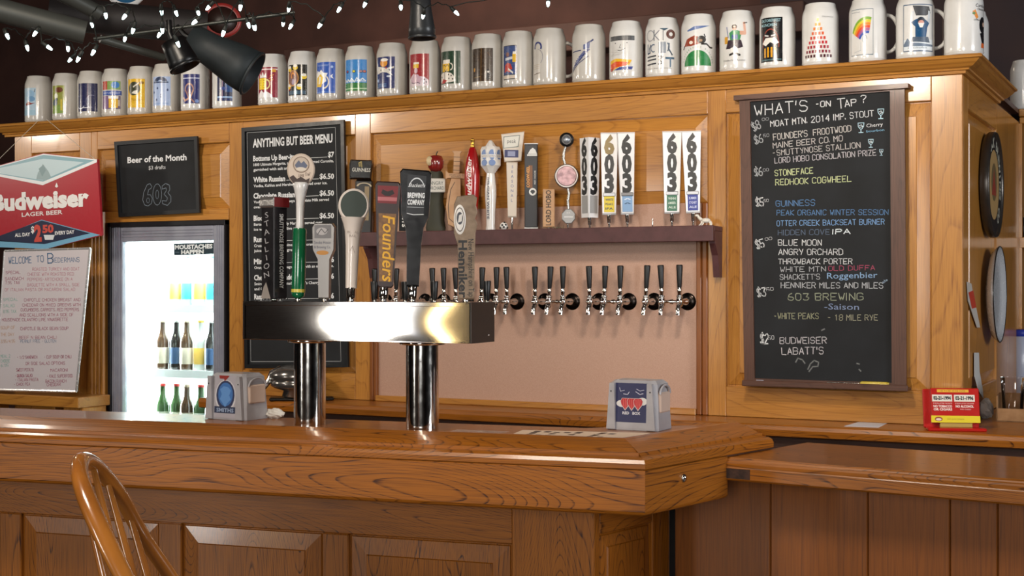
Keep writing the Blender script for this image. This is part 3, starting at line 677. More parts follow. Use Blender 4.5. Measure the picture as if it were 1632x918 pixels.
def s12(a):
    a.rect(0, .2, 1, 1, '#3A86CC'); a.rect(0, 0, 1, .26, '#2F7A3A'); a.rect(0, .06, 1, .09, '#B8D8B0'); a.line([(.06, .36), (.14, .28), (.2, .38), (.3, .3), (.38, .4), (.5, .28), (.6, .42), (.7, .3), (.82, .4), (.95, .32)], .03, '#E6EEF0'); a.text('oktoberfest', .04, .29, .09, '#E6EEF0', w=.9, shear=.25)
    for x, c in ((.16, '#8A2C48'), (.48, '#D8D03A'), (.76, '#A88A90'), (.9, '#C05A4A')): a.circ(x, .62, .075, '#1C2440', ry=.05); a.circ(x, .625, .055, c, ry=.035)
def s13(a):
    a.rect(0, 0, 1, 1, '#202A62'); a.poly([(.0, .95), (.1, .7), (.3, .68), (.62, .64), (.95, .7), (.95, .64), (.7, .6), (.9, .4), (.6, .5), (.4, .52), (.05, .46), (0, .6)], '#D6D2CA'); a.circ(.45, .8, .2, '#D89030', ry=.12); a.circ(.48, .9, .2, '#EEEAE2', ry=.05); a.circ(.58, .64, .03, '#C03030'); a.circ(.3, .58, .03, '#303030'); a.circ(.7, .38, .1, '#C8D0E0', ry=.03); a.circ(.1, .26, .08, '#9FB4D8', ry=.05)
    for y in (.14, .1, .06): a.line([(.1, y), (.6, y + .01)], .015, '#6E96C8')
def s14(a):
    a.rect(0, 0, 1, 1, '#9C2A30'); a.poly([(0, 0), (0, .22), (.15, .32), (.3, .4), (.35, .3), (.6, .3), (.8, .28), (.98, .18), (1, 0)], '#D8C8D0'); a.poly([(.1, .2), (.3, .36), (.5, .36), (.7, .22), (.6, .1), (.4, .06), (.2, .1)], '#C8A8B8'); a.circ(.4, .48, .09, '#C8A8B4', ry=.09); a.rect(.26, .56, .54, .68, '#E4B82C'); a.rect(.27, .68, .56, .74, '#E8E2D4'); a.line([(.15, .12), (.3, .08), (.45, .12), (.6, .08)], .02, '#3A2A40')
    for x, y in ((.8, .2), (.88, .12), (.78, .08)): a.circ(x, y, .025, '#26304C')
def s15(a):
    a.rect(0, 0, 1, 1, '#26402F'); a.poly([(0, .05), (0, .3), (.2, .36), (.4, .36), (.62, .32), (.76, .2), (.8, .08), (.6, .04)], '#E2DAD0'); a.poly([(.05, .02), (.3, .02), (.45, .1), (.2, .16)], '#B02820'); a.rect(.16, .38, .54, .64, '#E8B81E'); a.line([(.3, .36), (.3, .1)], .02, '#222222'); a.rect(.2, .62, .56, .74, '#EDE6DA'); a.ring(.28, .52, .05, .07, '#3A2A10', a0=0, a1=180); a.ring(.44, .52, .05, .07, '#3A2A10', a0=0, a1=180); a.ring(.36, .46, .06, .08, '#3A2A10', a0=180, a1=360); a.ring(.58, .52, .08, .12, '#E0D8C8', a0=-90, a1=90)
    for x, y in ((.5, .28), (.62, .24), (.52, .16), (.68, .14), (.1, .22)): a.circ(x, y, .025, '#222A22')
def s16(a):
    a.rect(0, 0, 1, 1, '#38281A'); a.circ(.2, .36, .05, '#C08A40', ry=.06); a.line([(.2, .12), (.5, .14)], .015, '#A08858'); a.circ(.8, .2, .12, '#1C1C20', ry=.16); a.circ(.82, .28, .05, '#D8D4CC', ry=.03); a.line([(.52, 0), (.54, 1)], .02, '#8A6A40')
    for i in range(9): a.circ(random.uniform(.1, .9), random.uniform(.45, .95), .03, '#5A4028', ry=.02)
def s17(a):
    a.rect(0, .12, 1, 1, '#3A4C7E'); a.rect(0, .12, 1, .14, '#22283C'); a.circ(.36, .74, .13, '#7A4A3C', ry=.07); a.poly([(.1, .2), (.15, .42), (.35, .5), (.6, .45), (.72, .3), (.5, .26), (.6, .2), (.3, .24)], '#B8382C'); a.line([(.2, .6), (.8, .64)], .08, '#C9CDD4'); a.rect(.72, .5, .95, .76, '#D8AC24'); a.rect(.74, .74, .95, .82, '#E6E2D6'); a.line([(.45, .3), (.75, .18)], .06, '#D8D4CC'); a.frame(0, .0, 1, 1, .02, '#2A2C34'); a.rect(.0, .02, 1, .1, '#CFC2B2')
def s18(a):
    a.ring(.35, .76, .17, .26, '#2C3672', a0=-30, a1=200, k=.55); a.ring(.3, .5, .34, .36, '#8A8A98', a0=-50, a1=80, k=.6); a.line([(.05, .06), (.5, .09)], .02, '#6A5A48')
    for y in (.3, .25, .2): a.line([(.05, y), (.45, y + .01)], .012, '#B8A890')
def s19(a):
    N = '#2E3768'; a.line([(.98, .98), (.82, .9), (.7, .86)], .05, N); a.poly([(.6, .84), (.86, .9), (.84, .72), (.6, .7)], '#5C6690'); a.line([(.05, .66), (.5, .68)], .03, N)
    for i in range(8): a.line([(.1 + .07 * i, .2 + .06 * i), (.35 + .07 * i, .3 + .055 * i), (.2 + .07 * i, .34 + .05 * i)], .035, '#454F82' if i % 2 else '#6A7298')
    a.line([(.05, .08), (.4, .3), (.8, .5)], .025, N); a.line([(.05, .14), (.5, .42), (.74, .7)], .03, N)
def s20(a):
    a.rect(.0, .88, 1, 1, '#55575A'); a.frame(0, .88, 1, 1, .012, '#2A2C2E'); a.circ(.28, .80, .022, '#222222', ry=.014); a.circ(.72, .80, .022, '#222222', ry=.014); a.line([(.5, .76), (.44, .66), (.5, .66)], .012, '#444444'); a.line([(.36, .6), (.48, .57), (.66, .64)], .014, '#333333')
    a.poly([(0, 0), (0, .3), (.3, .36), (.9, .3), (.8, .16), (.4, .1), (.1, 0)], '#E6B428'); a.poly([(0, 0), (0, .2), (.3, .27), (.8, .24), (.7, .14), (.3, .1), (.06, 0)], '#D8501E'); a.poly([(0, 0), (0, .06), (.2, .08), (.12, 0)], '#9C2A2A'); a.poly([(.2, .02), (.45, .1), (.95, .12), (.9, .03)], '#3C4A8E')
    for i in range(5): a.line([(random.uniform(0, .3), random.uniform(.4, .6)), (random.uniform(.3, .9), random.uniform(.45, .75))], .006, '#B0A89E')
def s21(a):
    G = '#5A6068'; a.ring(.16, .82, .13, .16, '#9A9CA2', k=.85); a.line([(.3, .94), (.3, .7)], .03, G); a.line([(.48, .94), (.32, .82), (.46, .7)], .03, '#8A8C94'); a.line([(.58, .94), (.58, .7)], .03, G); a.poly([(.46, .98), (.74, .98), (.62, .92)], '#3C5464'); a.ring(.82, .84, .06, .15, '#5E3A30', k=.75)
    a.line([(.06, .62), (.06, .4), (.16, .42), (.14, .52), (.18, .6)], .035, '#2C3C58'); a.ring(.28, .52, .07, .1, '#5A6A80', a0=60, a1=300); a.rect(.44, .4, .66, .66, '#7E8894'); a.ring(.7, .54, .05, .08, '#6E7884', a0=-90, a1=90, k=1.3); a.line([(.76, .62), (.74, .5), (.86, .36)], .04, '#3A4656')
    for y in (.32, .24, .14): a.line([(.05, y), (.36, y + .02)], .035, '#3A3C44')
    a.line([(.44, .32), (.58, .32), (.46, .24), (.58, .16), (.44, .14)], .03, '#50545C'); a.line([(.66, .28), (.92, .28)], .05, '#3F5C74'); a.line([(.8, .28), (.8, .08)], .045, '#3F5C74'); a.text('1950-1990 SAMMLER', .05, .03, .025, '#505050', w=.8)
def s22(a):
    a.poly([(.15, .86), (.4, .95), (.9, .97), (.6, .9), (.2, .84)], '#5C72A4'); a.poly([(.05, .5), (.15, .66), (.4, .74), (.62, .68), (.66, .58), (.45, .52), (.3, .5)], '#8E3A24'); a.circ(.3, .58, .06, '#E6DCD0', ry=.04); a.circ(.62, .64, .14, '#3C3A38', ry=.09); a.circ(.6, .62, .05, '#A88A70', ry=.03); a.line([(.62, .54), (.78, .54), (.9, .46), (.98, .46)], .04, '#2E2A28'); a.line([(.05, .5), (.02, .44)], .04, '#2E2A28'); a.line([(.7, .76), (.74, .7)], .03, '#333333')
    P = [(.5 + .44 * math.cos(math.radians(t)), .04 + .36 * math.sin(math.radians(t))) for t in range(0, 181, 12)]; a.poly(P, '#257A40', convex=True)
    for i, c in enumerate('OKTOBERFEST MUNCHEN'): 
        t = math.radians(165 - i * 8.6); a.text(c, .5 + .48 * math.cos(t), .05 + .40 * math.sin(t), .04, '#2E6B44', align='C', rot=t - math.pi / 2, w=.03)
def s23(a):
    a.circ(.5, .86, .1, '#3A2A22', ry=.06); a.circ(.5, .83, .08, '#C89880', ry=.05); a.line([(.42, .84), (.58, .84)], .02, '#222222'); a.poly([(.3, .72), (.42, .78), (.6, .78), (.78, .74), (.7, .56), (.34, .56)], '#3E8A5A'); a.rect(.4, .58, .62, .68, '#2C4A8C'); a.line([(.72, .72), (.9, .72), (.86, .94)], .09, '#D0A088'); a.line([(.84, .94), (.98, .96)], .02, '#222222'); a.line([(.2, .86), (.26, .62)], .03, '#5A6A9A'); a.rect(.1, .48, .24, .64, '#C8952C')
    a.poly([(.26, .56), (.74, .56), (.82, .4), (.62, .36), (.5, .44), (.4, .36), (.16, .36)], '#3A2E38'); a.line([(.4, .36), (.42, .26)], .08, '#E8E4DE'); a.line([(.56, .36), (.6, .26)], .08, '#E8E4DE'); a.line([(.32, .22), (.44, .25)], .05, '#1C1C1C'); a.line([(.56, .25), (.7, .21)], .05, '#1C1C1C'); a.text('Oktoberfest Munchen', .04, .08, .04, '#4A4A4A', w=.86)
def s24(a):
    a.rect(0, 0, 1, 1, '#101114'); a.text('OKTOBERFEST', .05, .90, .065, '#8FB4BE', w=.88, bold=.02); a.text('MUNCHEN', .05, .80, .065, '#8FB4BE', w=.72, bold=.02); a.ring(.5, .38, .34, .37, '#8E3A2C', a0=-10, a1=190, k=1.0); a.poly([(.2, .72), (.3, .6), (.6, .6), (.72, .7), (.68, .54), (.24, .54)], '#3C2C2C'); a.poly([(.12, .42), (.3, .54), (.7, .54), (.86, .42), (.7, .38), (.5, .44), (.3, .36)], '#E8E6E0'); a.line([(.26, .6), (.42, .58)], .03, '#D8D8D8'); a.line([(.54, .58), (.7, .6)], .03, '#D8D8D8')
    for i in range(4): a.rect(.22 + .15 * i, .1, .3 + .15 * i, .34 - .02 * abs(i - 1.5), '#D89A1E')
    a.rect(.05, .03, .95, .06, '#4E6A6E')
def s25(a):
    n = 9
    for j in range(n):
        y = .02 + .1 * j; k = n - j; c = ['#4A1E28', '#7A2030', '#9C2834', '#B83038', '#C84838', '#D0603A', '#D8803C', '#E0A040', '#E6C060'][j]
        for i in range(k):
            x = .5 + (i - (k - 1) / 2) * .1; a.h -= a.step; a.rect(x - .035, y, x + .03, y + .065, c); a.h -= a.step; a.rect(x - .04, y + .065, x + .035, y + .085, '#E8DCD8')
    a.h += a.step * 90; a.text('Oktoberfest', .62, .9, .035, '#9A9A9A', w=.34)
def s26(a):
    a.frame(0, 0, 1, 1, .012, '#3C5A70'); a.text('munchen', .04, .93, .03, '#2A4A66', w=.42)
    for r, c in ((.72, '#7CA83A'), (.64, '#D8C83A'), (.56, '#E08A2C'), (.48, '#D84A2C'), (.40, '#A85A8C'), (.32, '#2C50A8')): a.ring(.75, .22 + r * .12, r * .9, r * .9 + .08, c, a0=75, a1=158, k=.72, n=14)
    a.ring(.66, .34, .08, .1, '#90A0A8', a0=0, a1=270); a.line([(.2, .06), (.5, .1), (.5, .28)], .01, '#A8B0B8')
def s27(a):
    a.frame(0, 0, 1, 1, .02, '#3C5878'); a.rect(.01, .02, .99, .25, '#DCE4EA'); a.poly([(.3, .98), (.84, .96), (.9, .82), (.72, .76), (.4, .76)], '#4A4C50'); a.line([(.3, .84), (.26, .62)], .08, '#C0C8CE'); a.line([(.84, .84), (.82, .62)], .08, '#C0C8CE'); a.poly([(.24, .62), (.4, .68), (.5, .7), (.68, .68), (.84, .6), (.76, .5), (.72, .3), (.38, .3), (.38, .52)], '#1F4C74'); a.circ(.56, .66, .12, '#2C3440', ry=.07); a.circ(.56, .61, .09, '#D0988A', ry=.05); a.poly([(.46, .6), (.66, .6), (.6, .5), (.52, .5)], '#E6E4E0'); a.poly([(.3, .3), (.8, .3), (.86, .18), (.24, .2)], '#4C5A6C'); a.poly([(0, .14), (.14, .28), (.26, .18), (1, .14), (1, .1), (0, .1)], '#6C7C90'); a.text('Oktoberfest', .15, .05, .04, '#6C7A84', w=.6)
def s28(a):
    a.text('Camba', .55, .86, .07, '#1C1C1C', w=.4, shear=.25); a.text('Oktober', .62, .79, .05, '#1C1C1C', w=.34); a.poly([(.45, .76), (.55, .8), (.66, .64), (.58, .6)], '#D88A3A'); a.circ(.5, .72, .05, '#5C7C3C', ry=.03); a.text('1994', .5, .56, .04, '#222222', w=.2); a.circ(.86, .48, .16, '#14161A', ry=.18); a.poly([(.72, .3), (.98, .34), (1, .06), (.86, .04)], '#14161A'); a.circ(.92, .5, .06, '#D8B49C', ry=.05); a.poly([(.8, .1), (1, .1), (1, 0), (.78, 0)], '#D8662C'); a.line([(.1, .02), (.1, .1)], .02, '#222222')
def s29(a):
    a.circ(.3, .8, .08, '#2C3C8C', ry=.04); a.poly([(.4, .6), (.8, .66), (.9, .4), (.5, .3)], '#C2502C'); a.circ(.6, .3, .2, '#3C4454', ry=.14); a.rect(.3, .02, .9, .12, '#6C7484')
def s30(a):
    a.circ(.5, .6, .3, '#6E84B0', ry=.16); a.circ(.45, .62, .1, '#2A3450', ry=.05); a.poly([(.3, .4), (.7, .46), (.66, .3), (.36, .28)], '#43527C'); a.line([(.2, .7), (.6, .76)], .05, '#43527C')
def s31(a):
    a.poly([(.6, .4), (.75, .52), (.9, .5), (1, .4), (.85, .32), (.7, .34)], '#2A3038'); a.poly([(.65, .2), (.85, .28), (1, .2), (.9, .1)], '#2A3038')
STEINS = [
 (62, 'grey', -80, -12, s1, 'leftmost grey stein with a pale blue print of sky and dark red hill'),
 (106, 'grey', -72, -8, s2, 'grey stein with an olive green and brown painted print'),
 (146, 'grey', -62, 24, s3, 'grey stein with a deep navy print of thin curling white lines'),
 (185, 'grey', -62, 22, s4, 'grey stein printed with red and green squares above a beer glass'),
 (226, 'grey', -66, 12, s5, 'grey stein with a bright yellow print around a dark round emblem'),
 (266, 'grey', -68, 14, s6, 'grey stein with a pale blue print of falling darts below an arch'),
 (311.5, 'white', -55, 16, s7, 'pale stein with a blue print of a twisted pretzel'),
 (362, 'white', -40, 20, s8, 'pale stein with a glossy dark blue print next to the gap in the row'),
 (435, 'white', -68, 18, s9, 'pale stein with a crimson print of a crowned yellow beer mug'),
 (483, 'white', -68, 15, s10, 'pale stein with a black print ringed by yellow beer mugs'),
 (528.5, 'grey', -70, 14, s11, 'pale stein with a royal blue print of a foaming splash mug'),
 (574.5, 'grey', -70, 24, s12, 'grey stein with a print of blue sky above green field and white script'),
 (625, 'grey', -68, 10, s13, 'grey stein with a navy print of a white figure raising a beer'),
 (677.5, 'grey', -68, 14, s14, 'grey stein with a red print of a robed figure with mug crown'),
 (728.5, 'grey', -76, 12, s15, 'grey stein with a dark green print of a mug faced king in spotted robe'),
 (777.5, 'grey', -72, 18, s16, 'grey stein with a dark brown speckled print'),
 (826.5, 'grey', -62, -6, s17, 'grey stein with a blue framed print of a red skirted waitress'),
 (876, 'grey', -70, 0, s18, 'plain grey stein with a small blue curl and thin line drawing'),
 (938.5, 'grey', -72, 16, s19, 'grey stein with a slanting blue brushwork tower drawing'),
 (998, 'white', -64, 28, s20, 'pale stein with a line drawn face over orange and blue waves'),
 (1056, 'white', -62, 48, s21, 'pale stein spelling a festival name in tools and objects'),
 (1113.5, 'white', -58, 50, s22, 'white stein with a leaping figure above a green half circle'),
 (1175, 'white', -52, 34, s23, 'white stein with a seated man in green shirt raising his arm'),
 (1239, 'white', -62, 16, s24, 'white stein with a black print of a bearded face and yellow stripes'),
 (1307.5, 'white', -60, 44, s25, 'white stein with a pyramid of small red and orange mugs'),
 (1383, 'white', -58, 16, s26, 'white stein with a framed rainbow drawing'),
 (1458.5, 'white', -36, 60, s27, 'white stein with a framed print of a strongman lifting a boulder'),
 (1536, 'white', -20, 80, s28, 'large white stein at the corner of the ledge with small dark figure'),
]
for i, (px, g, aL, aR, art, lab) in enumerate(STEINS):
    hd = {17: 98, 25: 108, 26: 104}.get(i)
    kw = {}
    if i in (17,): kw['z0'] = .03; kw['z1'] = .17
    if i >= 20: kw['z0'] = .02; kw['z1'] = .168
    stein(px, g, aL, aR, art, lab, handle=hd, **kw)
stein(0, 'white', -40, 45, s29, 'pale stein round the corner with orange print half hidden behind corner stein', X=XR - .03, Y=YW + .17)
stein(0, 'white', -40, 45, s30, 'pale stein on the side ledge with a small blue face print', X=XR - .03, Y=YW + .36)
q = onY(1634, 130, Y2 + .07)
stein(0, 'white', -60, 60, s31, 'pale stein cut by the right edge of the photograph', X=q.x, Y=Y2 + .07)

# ------------------------------------------------------------------ shelf of spare tap handles
zS = onY(900, 364, 4.466).z; YSH = 4.466
shf = thing('tap_handle_shelf', 'maroon wooden wall shelf holding the row of spare tap handles', 'shelf', (wx(900), YW, zS - .05))
sx0, sx1 = wx(572, YSH), onY(1136, 370, YSH).x
m = MB(); m.box(sx0, sx1, YSH + .018, YW - .001, zS - .018, zS, MAROON, .002); m.build('shelf_board', shf)
m = MB(); m.box(sx0, sx1, YSH, YSH + .018, zS - .053, zS + .001, MAROON, .002); m.build('front_board', shf)
for x in (sx0 + .012, sx1 - .012):
    m = MB(); m.prism([(YSH + .022, zS - .018), (YW - .001, zS - .018), (YW - .001, zS - .175), (YW - .03, zS - .175), (YW - .045, zS - .10), (YSH + .03, zS - .06)], x - .011, x + .011, MAROON, axis='X'); m.build('bracket', shf)
YH = 4.515
def px_thing(name, label, cat, px, base, group, tiltdeg=0, turn=0.0):
    """thing standing at base, facing the camera, built in photo-pixel units scaled to its own distance"""
    face = math.atan2(-base.x, base.y) + math.radians(turn)
    r = Matrix.Rotation(face, 4, 'Z') @ Matrix.Rotation(math.radians(tiltdeg), 4, 'Y')
    t = thing(name, label, cat, base, 0, group, rot=r.to_3x3()); s = px_size(base); return t, s
def SM(s, *more):
    T = Matrix.Scale(s, 4)
    for q in more: T = T @ q
    return MB(T)
def fart(m, s, d, **k): return Art(m, lambda u, v, h: (u, -d - h / s, v), **k)
RG = 'spare tap handles on the maroon shelf'; TGp = 'tap handles on the steel beer tower'
def paddle(wb, wt, z0, z1, th, mat, m, b=2.0, cx0=0, cx1=0):
    m.prism([(cx0 - wb / 2, z0), (cx0 + wb / 2, z0), (cx1 + wt / 2, z1), (cx1 - wt / 2, z1)], -th / 2, th / 2, mat, b=b)
def ferrule(t, s, z0, z1, r=4, mat=None, name='ferrule'):
    m = SM(s); m.lathe([(r * .8, z0), (r, z0 + 1), (r * 1.15, z1)], mat or CHROME, n=14); m.build(name, t, local=True)
def shelf_base(px): 
    b = onY(px, 360, YH); b.z = zS; return b
W6 = paint('#E4E4E6', .3, coat=.5)
def h603(px, label, w0, w1, c, words, turn=0, tilt=0):
    t, s = px_thing('tap_marker', label, 'tap handle', px, shelf_base(px), RG, tilt, turn)
    ferrule(t, s, 0, 10, 1.6, name='peg'); ferrule(t, s, 8, 22, 3.2)
    m = SM(s); paddle(w0, w1, 21, 152, 13, W6, m, 2.5); m.build('paddle', t, local=True)
    m = SM(s); a = fart(m, s, 6.5)
    for i, ch in enumerate('603'):
        h = 28; z = 118 - 30.5 * i; a.text(ch, 0, z, h, c[0] if i == 0 else '#101012', w=16.5 - i * .6, align='C', bold=.055)
    m.build('lettering', t, local=True)
    m = SM(s); m.box(-9.6, 9.6, -8, -6, 50, 56, paint('#8A8A8C', .3, .9), .8); m.build('clip', t, local=True)
    m = SM(s); m.box(-8.2, 8.2, -7.3, -6.2, 25, 50, paint(c[1], .4), .4); a = fart(m, s, 7.3)
    for k, (w_, cc) in enumerate(words): a.text(w_, 0, 43 - 7 * k, 3.6, cc, w=12, align='C', bold=.02)
    m.build('name_plate', t, local=True)
t, s = px_thing('tap_marker', 'white 603 tap handle turned corner on showing two lettered faces', 'tap handle', 940, shelf_base(940), RG, 0, 0)
ferrule(t, s, 0, 8, 1.6, name='peg'); ferrule(t, s, 6, 18, 3.2)
R45 = Matrix.Rotation(math.radians(-52), 4, 'Z')
m = SM(s, R45); q = 9.5; q1 = 11.5
m.add([(-q, -q, 17), (q, -q, 17), (q, q, 17), (-q, q, 17), (-q1, -q1, 144), (q1, -q1, 144), (q1, q1, 144), (-q1, q1, 144)], [(0, 3, 2, 1), (4, 5, 6, 7), (0, 1, 5, 4), (1, 2, 6, 5), (2, 3, 7, 6), (3, 0, 4, 7)], W6); m.build('paddle', t, local=True)
for k in (0, 1):
    m = SM(s, R45, Matrix.Rotation(math.radians(90 * k), 4, 'Z')); a = Art(m, lambda u, v, h: (u, -(q + (q1 - q) * (v - 17) / 127) - .15 - h / s, v))
    for i, ch in enumerate('603'): a.text(ch, 0, 115 - 30 * i, 27, '#101012', w=14, align='C', bold=.055)
    a.rect(-7.5, 24, 7.5, 52, '#9A9A9A'); m.build('lettering', t, local=True)
h603(971, 'white 603 tap handle with a yellow plate and half worn gold six', 22, 28, ('#8A7440', '#D8C020'), (('WHITE', '#2A3A4A'), ('PEAKS', '#2A3A4A'), ('IPA', '#2A3A4A')))
h603(1000, 'white 603 tap handle with a small blue and white sailing plate', 20, 28, ('#101012', '#7FA2C8'), (('^', '#E8EEF4'), ('^', '#30506C')), turn=6, tilt=-1)
h603(1071, 'white 603 tap handle with a green plate', 24, 31, ('#101012', '#2F6B50'), (('WINNI', '#C8D8CC'), ('AMBER', '#C8D8CC'), ('ALE', '#C8D8CC')))
h603(1105, 'white 603 tap handle with a dark blue plate at the shelf end', 22, 31, ('#101012', '#1C2F8C'), (('SUMMER', '#C8D0EC'), ('CYGNET', '#C8D0EC'), ('ALE', '#C8D0EC')), tilt=-1.2)
# empty threaded peg
b = shelf_base(1040); m = MB(Matrix.Translation(b)); m.lathe([(.0022, 0), (.0026, .001), (.0026, .028), (.0018, .030)], CHROME, n=10); tag(m.build('threaded_peg', None, loc=b), 'bare threaded steel peg standing between the two groups of white handles', 'peg')

def tap(px, label, turn=0, tilt=0): return px_thing('tap_marker', label, 'tap handle', px, shelf_base(px), RG, tilt, turn)
# dry stout handle: black with harp and band
t, s = tap(577, 'black rounded tap handle with a gold harp and cream band at the left shelf end', tilt=1)
m = SM(s); m.box(-12, 16, -8, 8, -3, 85, paint('#16110E', .3, coat=.4), 3); m.build('stem', t, local=True)
m = SM(s); m.prism([(-21, 85), (13, 85), (15, 108), (14, 116), (-20, 116), (-22, 108)], -11, 11, paint('#0E0C0B', .25, coat=.5), b=2.5); m.build('head', t, local=True)
m = SM(s); a = fart(m, s, 11); a.text('GUINNESS', -3, 97, 6, '#D8D4C8', w=29, align='C', bold=.01); a.line([(-6, 105), (-7, 111), (-3, 113), (-2, 104)], .9, '#C9B060'); a.line([(-5, 112), (-4, 105)], .6, '#C9B060')
a = fart(m, s, 8.05); a.ring(2, 74, 9, 12, '#B9A98A', a0=0, a1=180, k=.5); a.rect(3, 20, 10, 74, '#8E7A58'); m.build('lettering', t, local=True)
# half hidden dark handle lettered sideways
t, s = tap(643, 'narrow black tap handle with sideways white letters half hidden behind front handles')
m = SM(s); paddle(14, 14, 2, 78, 8, MATTE, m, 1); m.build('paddle', t, local=True)
m = SM(s); a = fart(m, s, 4.05); a.text('GRUNIENTS', -2, 68, 6, '#E0DED8', w=60, rot=-math.pi / 2, bold=.03); m.build('lettering', t, local=True)
# cider handle: apple on a tree stump
t, s = tap(694.5, 'cider tap handle with a carved red apple above a dark gnarled tree')
m = SM(s); bark = speckle('dark_bark', '#23251A', '#3C3A26', .6 / s * .02, rough=.6, bump=.6)
m.lathe([(15, 0), (16, 6), (14, 18), (15, 34), (12, 48), (13, 60), (15, 64), (14, 72), (12, 90), (10, 96)], bark, n=14, sy=.6); m.build('trunk', t, local=True)
m = SM(s); m.box(-13, 15, -11, -7, 62, 84, paint('#CFCBC2', .6), 1); a = fart(m, s, 11); a.text('ANGRY', 1, 74, 5.5, '#2A3A36', w=22, align='C'); a.text('ORCHARD', 1, 66, 5.5, '#2A3A36', w=24, align='C'); m.build('name_plate', t, local=True)
m = SM(s); m.lathe([(.5, 98), (7, 95), (12, 102), (13, 112), (10, 120), (4, 122), (1, 119)], paint('#7C1E1C', .25, coat=.6), n=18, sy=.9); m.build('apple', t, local=True)
m = SM(s); m.tube([(0, 0, 119), (1, 0, 124), (3, 0, 128)], .9, bark, n=6); m.build('apple_stem', t, local=True)
m = SM(s); m.lathe([(.1, 0), (5, 0), (5, 2), (.1, 2)], paint('#C9B58C', .5), n=12, c=(-10, -9, 112), axis='Y', sy=1.5); m.build('apple_bite', t, local=True)
# wooden cutlass
t, s = tap(724, 'pale wooden cutlass shaped tap handle with burnt lettering', tilt=2)
PW = speckle('pale_wood', '#C39A72', '#B58A62', 25, rough=.55); dk = '#4A3424'
m = SM(s); m.prism([(-10, 10), (0, 6), (8, 10), (9, 40), (7, 84), (-8, 84), (-13, 60), (-15, 38)], -4, 4, PW, b=1); a = fart(m, s, 4); a.line([(-2, 14), (-9, 20), (-11, 40), (-8, 66), (-2, 78)], 1, dk); m.build('blade', t, local=True)
m = SM(s); m.prism([(-17, 82), (-14, 84), (12, 84), (17, 81), (17, 95), (13, 92), (-13, 92), (-17, 96)], -5, 5, PW, b=.8); a = fart(m, s, 5); a.text('SHORT LIVED', 0, 88, 2.6, dk, w=22, align='C'); a.text('BREWING', 0, 84.8, 2.6, dk, w=16, align='C'); m.build('cross_guard', t, local=True)
m = SM(s); m.prism([(-5, 92), (5, 92), (5, 124), (8, 128), (-8, 128), (-5, 124)], -4, 4, PW, b=.8); a = fart(m, s, 4)
for z in (97, 104, 111, 118): a.line([(-5, z), (5, z)], .9, dk)
m.build('grip', t, local=True)
# red spindle
t, s = tap(752, 'glossy red spindle tap handle with white script lettering and gold tip', tilt=.5)
rd = paint('#A41218', .22, coat=.8)
prof = [(5, 2), (7, 20), (10, 40), (12, 62), (12.8, 80), (12.4, 96), (10, 114), (6, 130), (4, 133)]
m = SM(s); m.lathe(prof, rd, n=24); m.build('spindle', t, local=True)
m = SM(s); m.lathe([(3, 132), (4, 134), (3, 137), (3, 144), (3.6, 145), (2, 147)], paint('#B08A3C', .25, 1), n=14); m.build('finial', t, local=True)
def prad(z, P=prof):
    for (r0, z0), (r1, z1) in zip(P[:-1], P[1:]):
        if z0 <= z <= z1: return r0 + (r1 - r0) * (z - z0) / (z1 - z0)
    return 5
m = SM(s); a = Art(m, lambda u, v, h: (lambda r, an: (r * math.sin(an), -r * math.cos(an), v))(prad(v) + .25 + h / s, (u) / 12.8), strip=1.5)
a.text('Budweiser', -2.0, 46, 9, '#EFE6E2', w=70, rot=math.pi / 2, shear=.35, bold=.015); m.build('lettering', t, local=True)
# white ceramic handle with blue moons
t, s = tap(782, 'white ceramic tap handle with pale blue ovals on a knobbed octagonal head')
wc = paint('#E2DFDB', .2, coat=.7)
m = SM(s); m.lathe([(7.5, 0), (8, 2), (7, 8), (7.5, 30), (9.2, 52), (9.3, 66), (7.5, 84), (6.5, 92)], wc, n=20); a = Art(m, lambda u, v, h: (9.6 * math.sin(u / 9), -9.6 * math.cos(u / 9), v), strip=2)
a.text('BELGIAN WHITE', -5.5, 84, 3.2, '#2A3450', w=66, rot=-math.pi / 2, bold=.02); m.build('stem', t, local=True)
m = SM(s); m.lathe([(6.5, 90), (12, 97), (17, 103), (17.5, 128), (15, 133), (9, 134), (5, 140), (3, 143), (1, 144)], wc, n=8, smooth=False, a0=math.radians(22.5)); m.build('head', t, local=True)
m = SM(s)
for k in (-1, 0, 1):
    T = Matrix.Rotation(math.radians(45 * k + 8), 4, 'Z'); mm = SM(s, T); a = fart(mm, s, 16.4); a.circ(0, 120, 5.5, '#6E88B8', ry=8); a.circ(0, 107, 5.5, '#6E88B8', ry=5) if k != 1 else None; a.rect(-6, 115, 6, 120, '#DFDCD8'); a.text('BLUE MOON', 0, 116, 3, '#22304C', w=10.5, align='C'); mm.build('lettering', t, local=True)
# organic seasonal handle
t, s = tap(816, 'cream tap handle with a flared square sign head reading seasonal down the stem', tilt=1)
cr = paint('#D5C9BA', .4, coat=.3)
ferrule(t, s, -2, 22, 1.6, name='peg')
m = SM(s); paddle(14, 18, 20, 108, 12, cr, m, 2, 0, -2); m.build('stem', t, local=True)
m = SM(s); m.prism([(-14, 108), (13, 110), (17, 157), (-20, 152)], -7, 7, cr, b=1.5); m.build('head', t, local=True)
m = SM(s); a = fart(m, s, 7); a.poly([(-16, 129), (8, 132), (10, 151), (-16, 148)], '#5A6A68'); a.poly([(-15, 130), (7, 133), (9, 150), (-15, 147)], '#D8D6CC'); a.text('peak', -3, 138, 6, '#3A3C3A', w=14, align='C'); a.rect(-14, 115, 8, 127, '#232C62'); a.rect(-9, 117, 3, 125, '#8A90B0')
a = fart(m, s, 6.02)
for i, ch in enumerate('SEASONAL'): a.text(ch, -1, 98 - 7.6 * i, 4.5, '#5C6A9C', align='C')
m.build('lettering', t, local=True)
